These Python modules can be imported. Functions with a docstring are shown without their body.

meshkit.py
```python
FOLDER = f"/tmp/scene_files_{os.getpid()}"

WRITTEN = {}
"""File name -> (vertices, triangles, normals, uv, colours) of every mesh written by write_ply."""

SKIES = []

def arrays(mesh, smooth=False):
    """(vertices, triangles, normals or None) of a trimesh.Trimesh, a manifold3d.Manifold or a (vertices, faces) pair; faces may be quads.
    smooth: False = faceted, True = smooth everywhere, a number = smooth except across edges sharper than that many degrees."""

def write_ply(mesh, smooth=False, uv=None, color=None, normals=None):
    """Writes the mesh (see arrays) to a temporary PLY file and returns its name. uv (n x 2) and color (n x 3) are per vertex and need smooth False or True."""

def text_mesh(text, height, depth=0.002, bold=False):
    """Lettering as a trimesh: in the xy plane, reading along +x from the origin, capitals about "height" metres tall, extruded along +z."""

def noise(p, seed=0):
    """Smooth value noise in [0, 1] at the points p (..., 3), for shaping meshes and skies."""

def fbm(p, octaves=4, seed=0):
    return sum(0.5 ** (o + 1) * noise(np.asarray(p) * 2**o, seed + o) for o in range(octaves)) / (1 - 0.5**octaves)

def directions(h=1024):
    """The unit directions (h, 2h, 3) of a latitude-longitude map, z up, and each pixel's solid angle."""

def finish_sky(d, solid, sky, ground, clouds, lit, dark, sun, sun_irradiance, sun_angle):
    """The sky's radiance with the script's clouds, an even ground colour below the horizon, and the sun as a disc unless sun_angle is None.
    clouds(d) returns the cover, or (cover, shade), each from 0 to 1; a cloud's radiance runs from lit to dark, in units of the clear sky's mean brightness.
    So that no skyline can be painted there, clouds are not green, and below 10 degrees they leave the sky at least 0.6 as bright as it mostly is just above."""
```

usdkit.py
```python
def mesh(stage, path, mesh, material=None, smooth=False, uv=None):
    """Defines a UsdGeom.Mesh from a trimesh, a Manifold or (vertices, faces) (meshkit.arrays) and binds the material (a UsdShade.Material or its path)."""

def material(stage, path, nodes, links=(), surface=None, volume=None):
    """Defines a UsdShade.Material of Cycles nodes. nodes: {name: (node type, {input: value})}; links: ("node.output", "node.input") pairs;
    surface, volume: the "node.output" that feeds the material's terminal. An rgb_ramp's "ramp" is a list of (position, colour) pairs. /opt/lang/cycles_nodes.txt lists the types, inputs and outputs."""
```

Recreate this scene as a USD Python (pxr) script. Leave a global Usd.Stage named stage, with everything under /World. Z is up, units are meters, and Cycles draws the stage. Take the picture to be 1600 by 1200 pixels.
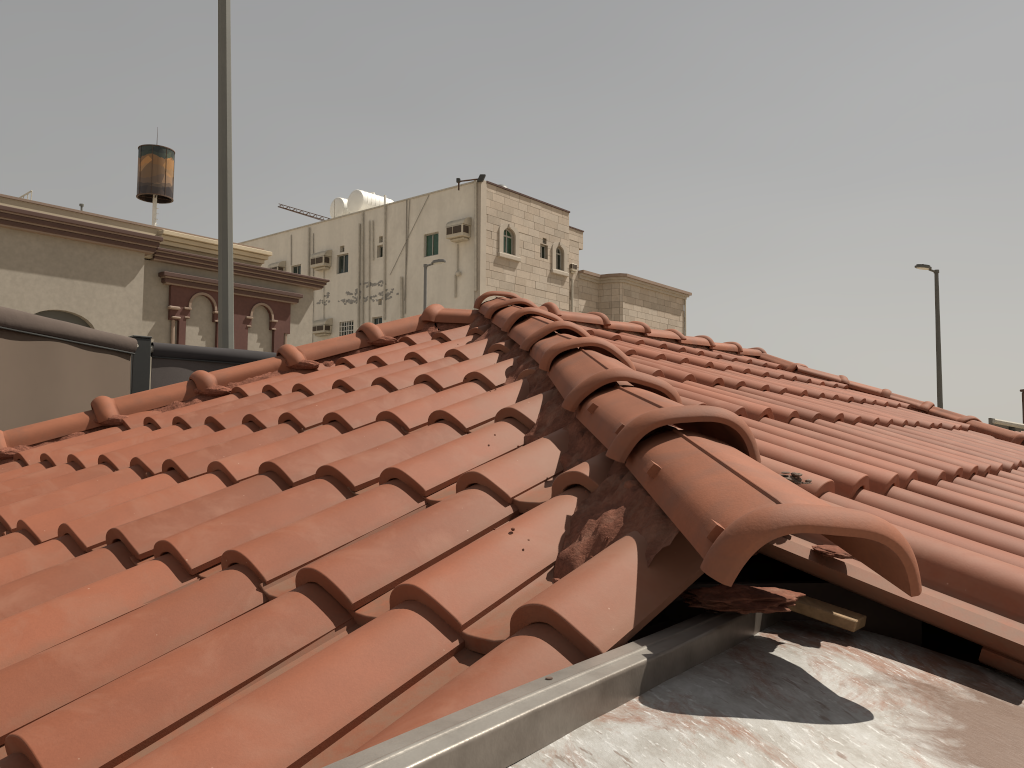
import math
import numpy as np
import trimesh
import usdkit
import meshkit
from shapely import affinity
from shapely.geometry import Polygon, Point, box as sbox
from pxr import Usd, UsdGeom, UsdLux, UsdShade, Gf, Sdf, Vt

stage = Usd.Stage.CreateInMemory()
UsdGeom.SetStageUpAxis(stage, UsdGeom.Tokens.z)
UsdGeom.SetStageMetersPerUnit(stage, 1.0)
UsdGeom.Xform.Define(stage, '/World')
V = lambda *a: np.array(a, float)
rng = np.random.default_rng(7)

# ------------------------------------------------------------------ camera
EYE = V(0, 0, 2.9)
FPX, PITCH, ROLL = 1290.7, 0.0676, 0.0070            # focal length in pixels of a 1600 px wide picture
FWD = V(0, math.cos(PITCH), math.sin(PITCH))
_rt, _up = V(1, 0, 0), V(0, -math.sin(PITCH), math.cos(PITCH))
RT = math.cos(ROLL) * _rt + math.sin(ROLL) * _up
UP = -math.sin(ROLL) * _rt + math.cos(ROLL) * _up
cam = UsdGeom.Camera.Define(stage, '/World/camera')
cam.CreateHorizontalApertureAttr(36.0)
cam.CreateVerticalApertureAttr(27.0)
cam.CreateFocalLengthAttr(36.0 * FPX / 1600)
cam.CreateClippingRangeAttr(Gf.Vec2f(0.05, 2000))
cam.AddTransformOp().Set(Gf.Matrix4d(*RT, 0, *UP, 0, *(-FWD), 0, *EYE, 1))
cam.CreateExposureAttr(0.35)

# ------------------------------------------------------------------ sky and sun
SUN = V(0.576, 0.30, 1.0)
SUN /= np.linalg.norm(SUN)
SKY_STRENGTH, SUN_INTENSITY = 0.0765, 1.25
dome = UsdLux.DomeLight.Define(stage, '/World/sky')
dome.CreateIntensityAttr(1.0)
sky_mat = usdkit.material(stage, '/World/Looks/dusty_sky', {
    'sky': ('sky_texture', {'sky_type': 'single_scattering', 'sun_disc': False, 'sun_elevation': float(math.asin(SUN[2])), 'sun_rotation': float(math.atan2(SUN[0], SUN[1])),
                            'altitude': 600.0, 'air_density': 1.0, 'aerosol_density': 4.0, 'ozone_density': 1.0}),
    'tc': ('texture_coordinate', {}),
    'map': ('mapping', {'scale': V(1.0, 1.0, 2.5)}),
    'nz': ('noise_texture', {'scale': 1.3, 'detail': 3.0, 'roughness': 0.5}),
    'sep': ('separate_xyz', {}),
    'ramp': ('rgb_ramp', {'ramp': [(0.0, (4.70, 4.52, 4.12)), (0.12, (4.42, 4.28, 3.95)), (0.30, (3.82, 3.76, 3.62)), (0.55, (3.30, 3.29, 3.26)), (1.0, (3.5, 3.5, 3.55))]}),
    'tone': ('rgb_ramp', {'ramp': [(0.3, (0.94, 0.94, 0.94)), (0.7, (1.06, 1.06, 1.06))]}),
    'mul': ('mix_color', {'blend_type': 'multiply', 'fac': 1.0, 'use_clamp': False}),
    'dust': ('mix_color', {'blend_type': 'mix', 'fac': 0.93, 'use_clamp': False}),
    'side': ('vector_math', {'math_type': 'dot_product', 'vector2': V(SUN[0], SUN[1], 0.0) / math.hypot(SUN[0], SUN[1])}),
    'glow': ('map_range', {'from_min': -0.6, 'from_max': 1.0, 'to_min': 0.86, 'to_max': 1.22, 'clamp': True}),
    'mul2': ('vector_math', {'math_type': 'scale'}),
    'bg': ('background_shader', {'strength': SKY_STRENGTH}),
}, [('tc.generated', 'map.vector'), ('map.vector', 'nz.vector'), ('tc.generated', 'sep.vector'), ('sep.z', 'ramp.fac'), ('nz.fac', 'tone.fac'),
    ('ramp.color', 'mul.a'), ('tone.color', 'mul.b'), ('sky.color', 'dust.a'), ('tc.generated', 'side.vector1'), ('side.value', 'glow.value'), ('mul.result', 'mul2.vector1'), ('glow.result', 'mul2.scale'), ('mul2.vector', 'dust.b'), ('dust.result', 'bg.color')], surface='bg.background')
UsdShade.MaterialBindingAPI.Apply(dome.GetPrim()).Bind(sky_mat)
sun = UsdLux.DistantLight.Define(stage, '/World/sun')
sun.CreateIntensityAttr(SUN_INTENSITY)
sun.CreateAngleAttr(0.6)
sun.CreateNormalizeAttr(True)
sun.CreateColorAttr(Gf.Vec3f(1.0, 0.93, 0.82))
_sx = np.cross(V(0, 0, 1), SUN); _sx /= np.linalg.norm(_sx)
_sy = np.cross(SUN, _sx)
sun.AddTransformOp().Set(Gf.Matrix4d(*_sx, 0, *_sy, 0, *SUN, 0, 0, 0, 30, 1))


# ------------------------------------------------------------------ prim helpers
_names = {}


def numbered(parent, name):
    k = _names.get((parent, name), 0)
    _names[(parent, name)] = k + 1
    return f'{parent}/{name}' + (f'_{k:03d}' if k else '')


def setdata(prim, **kw):
    for k, v in kw.items():
        if v:
            prim.SetCustomDataByKey(k, v)


for _p, _l in (('/World/sky', 'pale grey dusty sky above everything'), ):
    setdata(stage.GetPrimAtPath(_p), kind='structure', label=_l, category='sky')


class Thing:
    def __init__(self, name, label, category, loc=(0, 0, 0), group=None, kind=None):
        self.path = numbered('/World', name)
        self.loc = np.asarray(loc, float)
        x = UsdGeom.Xform.Define(stage, self.path)
        x.AddTranslateOp().Set(Gf.Vec3d(*map(float, self.loc)))
        setdata(x.GetPrim(), label=label, category=category, group=group, kind=kind)

    def part(self, name, mesh, material, under=None, smooth=False, **data):
        """One mesh, given in world coordinates, as a part of this thing (or a sub-part of the part at the path under)."""
        path = numbered(under or self.path, name)
        v, f = verts_faces(mesh)
        prim = usdkit.mesh(stage, path, (v - self.loc, f), material, smooth=smooth)
        setdata(prim.GetPrim(), **data)
        return path


def single(name, mesh, material, label, category=None, group=None, kind=None, smooth=False):
    path = numbered('/World', name)
    v, f = verts_faces(mesh)
    prim = usdkit.mesh(stage, path, (v, f), material, smooth=smooth)
    setdata(prim.GetPrim(), label=label, category=category, group=group, kind=kind)
    return path


def verts_faces(m):
    if hasattr(m, 'to_mesh'):
        q = m.to_mesh()
        return np.asarray(q.vert_properties[:, :3], float), np.asarray(q.tri_verts)
    if isinstance(m, (tuple, list)) and not hasattr(m[0], 'vertices') and len(m) == 2 and np.ndim(m[0]) == 2:
        v, f = np.asarray(m[0], float), np.asarray(m[1], int)
        return v, f
    if isinstance(m, list):
        m = trimesh.util.concatenate(m)
    return np.asarray(m.vertices, float), np.asarray(m.faces)


# ------------------------------------------------------------------ geometry helpers
def ray(px, py):
    """Direction from the eye through a place in the photograph (1600 x 1200), with y = 1."""
    d = FWD + RT * (px - 800) / FPX - UP * (py - 600) / FPX
    return d / d[1]


def at(px, py, depth):
    return EYE + ray(px, py) * depth


def obox(o, ex, ey, ez, x0, x1, y0, y1, z0, z1, bev=0.0):
    """A box in the frame (o; ex, ey, ez), chamfered when bev > 0."""
    if bev <= 0:
        m = trimesh.creation.box(bounds=[[x0, y0, z0], [x1, y1, z1]])
    else:
        b = min(bev, 0.45 * min(x1 - x0, y1 - y0, z1 - z0))
        p = []
        for sx in (0, 1):
            for sy in (0, 1):
                for sz in (0, 1):
                    c = V((x0, x1)[sx], (y0, y1)[sy], (z0, z1)[sz])
                    for k in range(3):
                        q = c.copy()
                        for j, s in enumerate((sx, sy, sz)):
                            if j != k:
                                q[j] += b * (1 - 2 * s)
                        p.append(q)
        m = trimesh.convex.convex_hull(np.array(p))
    v = np.asarray(m.vertices)
    m = trimesh.Trimesh(o + np.outer(v[:, 0], ex) + np.outer(v[:, 1], ey) + np.outer(v[:, 2], ez), m.faces, process=False)
    if np.dot(np.cross(ex, ey), ez) < 0:
        m.invert()
    return m


X, Y, Z = np.eye(3)


def tube(pts, r, n=10, r1=None, cap=True):
    """A tube along a polyline; r may taper to r1."""
    pts = np.asarray(pts, float)
    k = len(pts)
    rr = np.linspace(r, r if r1 is None else r1, k)
    t = np.gradient(pts, axis=0)
    t /= np.linalg.norm(t, axis=1)[:, None]
    ref = V(0, 0, 1) if abs(t[0, 2]) < 0.9 else V(1, 0, 0)
    vs = []
    for i in range(k):
        u = np.cross(t[i], ref); u /= np.linalg.norm(u)
        w = np.cross(t[i], u)
        ang = np.arange(n) * 2 * np.pi / n + np.pi / n
        vs.append(pts[i] + rr[i] * (np.outer(np.cos(ang), u) + np.outer(np.sin(ang), w)))
    v = np.concatenate(vs)
    f = []
    for i in range(k - 1):
        for j in range(n):
            a, b = i * n + j, i * n + (j + 1) % n
            f += [[a, b, b + n], [a, b + n, a + n]]
    if cap:
        v = np.vstack([v, pts[0], pts[-1]])
        for j in range(n):
            f.append([k * n, (j + 1) % n, j])
            f.append([k * n + 1, (k - 1) * n + j, (k - 1) * n + (j + 1) % n])
    m = trimesh.Trimesh(v, f, process=False)
    if m.volume < 0:
        m.invert()
    return m


def extrude(poly, d0, d1, o, ex, ey, en):
    """A shapely polygon in the (ex, ey) plane at o, extruded along en from d0 to d1."""
    out = []
    for g in getattr(poly, 'geoms', [poly]):
        if g.is_empty or g.area < 1e-9 or g.geom_type != 'Polygon':
            continue
        m = trimesh.creation.extrude_polygon(g, d1 - d0, engine='earcut')
        v = np.asarray(m.vertices)
        q = trimesh.Trimesh(o + np.outer(v[:, 0], ex) + np.outer(v[:, 1], ey) + np.outer(v[:, 2] + d0, en), m.faces, process=False)
        if np.dot(np.cross(ex, ey), en) < 0:
            q.invert()
        out.append(q)
    return trimesh.util.concatenate(out) if out else None


def lump(c, rx, ry, rz, seed, rough=0.5, sub=4):
    m = trimesh.creation.icosphere(subdivisions=sub)
    v = np.asarray(m.vertices)
    k = 1 + rough * (meshkit.fbm(v * 2.2 + seed * 7.1, 4, seed) - 0.5) * 2
    return trimesh.Trimesh(c + v * k[:, None] * V(rx, ry, rz), m.faces, process=False)


def grid_faces(n, m, closed=False):
    """Quads of an n x m grid of points (rows n, columns m; closed joins the last column to the first), as triangles."""
    f = []
    for i in range(n - 1):
        for j in range(m if closed else m - 1):
            a, b = i * m + j, i * m + (j + 1) % m
            f += [[a, b, b + m], [a, b + m, a + m]]
    return np.array(f)


def clip(mesh, p, n):
    """Keeps the part of the mesh on the side of the plane that n points to; closes the cut."""
    return trimesh.intersections.slice_mesh_plane(mesh, n, p, cap=False)


# ------------------------------------------------------------------ materials
LOOK = {}


def mat(name, base, rough=0.8, var=0.15, scale=6.0, fine=0.08, fine_scale=120.0, bump=0.0, bump_scale=90.0, metallic=0.0, rnd=0.0, dirt=None, dirt_amount=0.0, dirt_scale=2.0,
        spots=None, spots_scale=40.0, spots_size=0.12, spec=0.3, streak=None, hip_dust=None, pan_dust=None):
    """A procedural surface: base colour broken up by broad and fine noise, by the object's own random tone, by dirt patches and small spots."""
    base = np.array(base, float)
    N = {'geo': ('geometry', {}), 'n1': ('noise_texture', {'scale': scale, 'detail': 4.0, 'roughness': 0.6}), 'n2': ('noise_texture', {'scale': fine_scale, 'detail': 3.0, 'roughness': 0.7}),
         'r1': ('rgb_ramp', {'ramp': [(0.25, base * (1 - var)), (0.75, np.minimum(base * (1 + var), 1))]}),
         'r2': ('rgb_ramp', {'ramp': [(0.3, (1 - fine,) * 3), (0.7, (1 + fine,) * 3)]}),
         'm1': ('mix_color', {'blend_type': 'multiply', 'fac': 1.0, 'use_clamp': False}),
         'p': ('principled_bsdf', {'roughness': rough, 'metallic': metallic, 'specular_ior_level': spec})}
    Ls = [('geo.position', 'n1.vector'), ('geo.position', 'n2.vector'), ('n1.fac', 'r1.fac'), ('n2.fac', 'r2.fac'), ('r1.color', 'm1.a'), ('r2.color', 'm1.b')]
    if streak is not None:
        N['map'] = ('mapping', {'scale': V(*streak)})
        Ls = [x for x in Ls if x != ('geo.position', 'n1.vector')] + [('geo.position', 'map.vector'), ('map.vector', 'n1.vector')]
    out = 'm1.result'
    if rnd:
        N['oi'] = ('object_info', {})
        N['rr'] = ('rgb_ramp', {'ramp': [(0.0, (1 - rnd, 1 - rnd, 1 - rnd)), (0.35, (1.0, 0.97, 0.95)), (0.7, (1 + 0.5 * rnd, 1 + 0.6 * rnd, 1 + 0.75 * rnd)), (1.0, (1 + rnd, 1 + 0.8 * rnd, 1 + 0.7 * rnd))]})
        N['m2'] = ('mix_color', {'blend_type': 'multiply', 'fac': 1.0, 'use_clamp': False})
        Ls += [('oi.random', 'rr.fac'), (out, 'm2.a'), ('rr.color', 'm2.b')]
        out = 'm2.result'
    if dirt is not None:
        N['n3'] = ('noise_texture', {'scale': dirt_scale, 'detail': 6.0, 'roughness': 0.65, 'distortion': 0.6})
        N['r3'] = ('rgb_ramp', {'ramp': [(0.5, (0, 0, 0)), (0.68, (dirt_amount,) * 3)]})
        N['m3'] = ('mix_color', {'blend_type': 'mix', 'use_clamp': False, 'b': V(*dirt)})
        N['bw3'] = ('rgb_to_bw', {})
        Ls += [('geo.position', 'n3.vector'), ('n3.fac', 'r3.fac'), ('r3.color', 'bw3.color'), ('bw3.val', 'm3.fac'), (out, 'm3.a')]
        out = 'm3.result'
    if pan_dust is not None:
        N['at'] = ('attribute', {'attribute': 'dust'})
        N['pn'] = ('noise_texture', {'scale': 26.0, 'detail': 6.0, 'roughness': 0.7})
        N['pk'] = ('map_range', {'from_min': 0.35, 'from_max': 0.62, 'to_min': 0.1, 'to_max': 0.95, 'clamp': True})
        N['pm'] = ('math', {'math_type': 'multiply'})
        N['mp'] = ('mix_color', {'blend_type': 'mix', 'use_clamp': False, 'b': V(*pan_dust)})
        Ls += [('geo.position', 'pn.vector'), ('pn.fac', 'pk.value'), ('pk.result', 'pm.value1'), ('at.fac', 'pm.value2'), ('pm.value', 'mp.fac'), (out, 'mp.a')]
        out = 'mp.result'
    if hip_dust is not None:
        hn = V(-0.99531, -0.09667, 0.0)
        N['hd'] = ('vector_math', {'math_type': 'dot_product', 'vector2': hn})
        N['ho'] = ('math', {'math_type': 'add', 'value2': float(-(V(0.274, 1.0, 0) @ hn))})
        N['ha'] = ('math', {'math_type': 'absolute'})
        N['hn'] = ('noise_texture', {'scale': 7.0, 'detail': 6.0, 'roughness': 0.7})
        N['hm'] = ('math', {'math_type': 'multiply_add', 'value2': 0.55})
        N['hr'] = ('map_range', {'from_min': 0.38, 'from_max': 0.62, 'to_min': 0.6, 'to_max': 0.0, 'clamp': True})
        N['mh'] = ('mix_color', {'blend_type': 'mix', 'use_clamp': False, 'b': V(*hip_dust)})
        Ls += [('geo.position', 'hd.vector1'), ('hd.value', 'ho.value1'), ('ho.value', 'ha.value1'), ('geo.position', 'hn.vector'), ('hn.fac', 'hm.value1'), ('ha.value', 'hm.value3'),
               ('hm.value', 'hr.value'), ('hr.result', 'mh.fac'), (out, 'mh.a')]
        out = 'mh.result'
    if spots is not None:
        N['v'] = ('voronoi_texture', {'scale': spots_scale, 'randomness': 1.0})
        N['vn'] = ('noise_texture', {'scale': spots_scale * 0.18, 'detail': 2.0})
        N['vm'] = ('math', {'math_type': 'multiply_add', 'value2': -spots_size * 2.2, 'value3': spots_size * 1.25})
        N['vs'] = ('math', {'math_type': 'add'})
        N['vr'] = ('map_range', {'from_min': -0.01, 'from_max': 0.05, 'to_min': 1.0, 'to_max': 0.0, 'clamp': True})
        N['m4'] = ('mix_color', {'blend_type': 'mix', 'use_clamp': False, 'b': V(*spots)})
        Ls += [('geo.position', 'v.vector'), ('geo.position', 'vn.vector'), ('vn.fac', 'vm.value1'), ('v.distance', 'vs.value1'), ('vm.value', 'vs.value2'), ('vs.value', 'vr.value'), ('vr.result', 'm4.fac'), (out, 'm4.a')]
        out = 'm4.result'
    Ls.append((out, 'p.base_color'))
    if bump:
        N['nb'] = ('noise_texture', {'scale': bump_scale, 'detail': 5.0, 'roughness': 0.65})
        N['b'] = ('bump', {'strength': min(1.0, bump), 'distance': 0.004})
        Ls += [('geo.position', 'nb.vector'), ('nb.fac', 'b.height'), ('b.normal', 'p.normal')]
    LOOK[name] = usdkit.material(stage, f'/World/Looks/{name}', N, Ls, surface='p.BSDF')
    return LOOK[name]


CLAY = mat('fired_clay', (0.222, 0.078, 0.043), rough=0.66, var=0.12, scale=7.0, fine=0.05, fine_scale=260, bump=0.06, bump_scale=420, rnd=0.15, dirt=(0.26, 0.118, 0.076), dirt_amount=0.6, dirt_scale=9.0,
           spots=(0.42, 0.27, 0.20), spots_scale=34.0, spots_size=0.085, spec=0.20, hip_dust=(0.25, 0.135, 0.092), pan_dust=(0.185, 0.100, 0.066))
CLAY_CAP = mat('fired_clay_caps', (0.232, 0.086, 0.046), rough=0.72, var=0.14, scale=9.0, fine=0.06, fine_scale=260, bump=0.12, bump_scale=260, rnd=0.10, dirt=(0.165, 0.076, 0.05), dirt_amount=0.7, dirt_scale=7.0,
               spots=(0.16, 0.08, 0.05), spots_scale=30.0, spots_size=0.07, spec=0.25)
MORTAR_RED = mat('brick_red_mortar', (0.205, 0.083, 0.055), rough=0.95, var=0.3, scale=30.0, fine=0.3, fine_scale=180, bump=1.0, bump_scale=120, spec=0.1)
MORTAR = mat('red_mortar', (0.165, 0.068, 0.045), rough=0.95, var=0.35, scale=25.0, fine=0.2, fine_scale=180, bump=0.6, bump_scale=110, dirt=(0.25, 0.15, 0.11), dirt_amount=0.6, dirt_scale=13, spec=0.1)
MORTAR_GREY = mat('grey_mortar', (0.165, 0.125, 0.102), rough=0.95, var=0.35, scale=30.0, fine=0.3, fine_scale=180, bump=1.0, bump_scale=120, spec=0.1)
MORTAR_PALE = mat('pale_pink_mortar', (0.36, 0.215, 0.165), rough=0.95, var=0.35, scale=14.0, fine=0.25, fine_scale=120, bump=1.0, bump_scale=120, dirt=(0.19, 0.085, 0.06), dirt_amount=0.8, dirt_scale=9)
UNDERLAY = mat('dark_underlay', (0.05, 0.035, 0.03), rough=0.9, var=0.2)
ZINC = mat('dull_steel_bar', (0.27, 0.25, 0.22), rough=0.36, var=0.18, scale=14.0, fine=0.06, fine_scale=300, metallic=0.4, bump=0.1, bump_scale=200, dirt=(0.30, 0.22, 0.17), dirt_amount=0.5, dirt_scale=14.0)
WOOD = mat('raw_pine', (0.24, 0.155, 0.083), rough=0.7, var=0.25, scale=20.0, streak=(6, 1, 6), fine=0.12)
STONE = mat('limestone_slab', (0.40, 0.345, 0.285), rough=0.85, var=0.08, scale=1.6, fine=0.07, fine_scale=9.0, rnd=0.11)
STONE_TRIM = mat('limestone_trim', (0.40, 0.355, 0.30), rough=0.85, var=0.08, scale=2.0)
JOINT = mat('stone_joint', (0.31, 0.265, 0.215), rough=0.9)
PLASTER = mat('white_plaster', (0.66, 0.62, 0.545), rough=0.9, var=0.10, scale=1.1, streak=(1.0, 1.0, 0.12), fine=0.04, fine_scale=6.0, dirt=(0.47, 0.43, 0.37), dirt_amount=0.5, dirt_scale=0.5)
PEEL = mat('bare_render', (0.30, 0.29, 0.27), rough=0.95, var=0.3, scale=5.0)
VILLA = mat('beige_villa_stone', (0.30, 0.272, 0.232), rough=0.9, var=0.07, scale=0.8, fine=0.09, fine_scale=9.0, bump=0.15, bump_scale=14, streak=(1.0, 1.0, 0.35))
CREAM = mat('cream_parapet', (0.46, 0.395, 0.29), rough=0.85, var=0.08, scale=0.9, dirt=(0.36, 0.30, 0.22), dirt_amount=0.4, dirt_scale=1.2)
BROWN = mat('brown_moulding', (0.085, 0.050, 0.042), rough=0.8, var=0.12, scale=1.5)
TAN = mat('tan_moulding', (0.25, 0.185, 0.145), rough=0.8, var=0.1, scale=1.5)
MAROON = mat('maroon_stone', (0.105, 0.050, 0.042), rough=0.8, var=0.12, scale=1.2, fine=0.1, fine_scale=15)
FABRIC = mat('taupe_screen_fabric', (0.130, 0.096, 0.072), rough=0.95, var=0.10, scale=1.5, fine=0.10, fine_scale=420, bump=0.2, bump_scale=500)
FABRIC_DARK = mat('charcoal_screen_fabric', (0.115, 0.098, 0.092), rough=0.95, var=0.12, scale=2.0, fine=0.22, fine_scale=300, bump=0.2, bump_scale=400)
SLEEVE = mat('brown_screen_sleeve', (0.088, 0.066, 0.055), rough=0.95, var=0.15, scale=4.0, fine=0.1, fine_scale=300, bump=0.5, bump_scale=30)
SLEEVE_DARK = mat('black_screen_sleeve', (0.042, 0.037, 0.038), rough=0.9, var=0.15, scale=4.0, fine=0.1, fine_scale=300)
POST = mat('dark_powder_coat', (0.045, 0.046, 0.044), rough=0.5, var=0.1)
POLE = mat('grey_green_paint', (0.135, 0.135, 0.122), rough=0.5, var=0.08, scale=2.0, dirt=(0.16, 0.16, 0.14), dirt_amount=0.3, dirt_scale=3.0)
POLE_DARK = mat('dark_grey_paint', (0.10, 0.10, 0.092), rough=0.5, var=0.08)
LAMP_GREY = mat('lamp_housing', (0.16, 0.16, 0.155), rough=0.5, var=0.08)
LENS = mat('lamp_lens', (0.5, 0.5, 0.46), rough=0.2, var=0.05)
WHITE_PAINT = mat('white_paint', (0.66, 0.645, 0.60), rough=0.6, var=0.06, scale=2.0)
TANK = mat('white_tank', (0.68, 0.67, 0.63), rough=0.55, var=0.06, scale=1.5, dirt=(0.5, 0.46, 0.4), dirt_amount=0.4, dirt_scale=1.2)
AC_BODY = mat('aged_ac_case', (0.50, 0.455, 0.37), rough=0.7, var=0.12, scale=3.0)
GRILLE = mat('brown_grille', (0.075, 0.055, 0.040), rough=0.7, var=0.2)
PIPE = mat('drain_pipe', (0.45, 0.42, 0.36), rough=0.7, var=0.15)
CABLE = mat('grey_cable', (0.29, 0.27, 0.235), rough=0.7)
GLASS = mat('dark_window_glass', (0.020, 0.028, 0.022), rough=0.12, var=0.2, spec=0.6)
GLASS_GREEN = mat('green_window_glass', (0.030, 0.075, 0.045), rough=0.12, var=0.2, spec=0.6)
WINDOW_FRAME = mat('aluminium_frame', (0.34, 0.33, 0.30), rough=0.5, var=0.05)
VOID = mat('dark_interior', (0.015, 0.013, 0.012), rough=0.9, var=0.1)
RUST = mat('rusty_iron', (0.10, 0.065, 0.05), rough=0.85, var=0.3, scale=8)
SAND = mat('sandy_ground', (0.33, 0.27, 0.20), rough=0.95, var=0.2, scale=0.3, fine=0.15, fine_scale=8.0)
CONCRETE = mat('grey_render', (0.17, 0.16, 0.145), rough=0.9, var=0.12, scale=1.5)
PEBBLE = mat('pebble', (0.20, 0.16, 0.13), rough=0.9, var=0.2, scale=60)
LEAF = mat('dry_leaf', (0.30, 0.29, 0.19), rough=0.8, var=0.2, scale=80)


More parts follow.
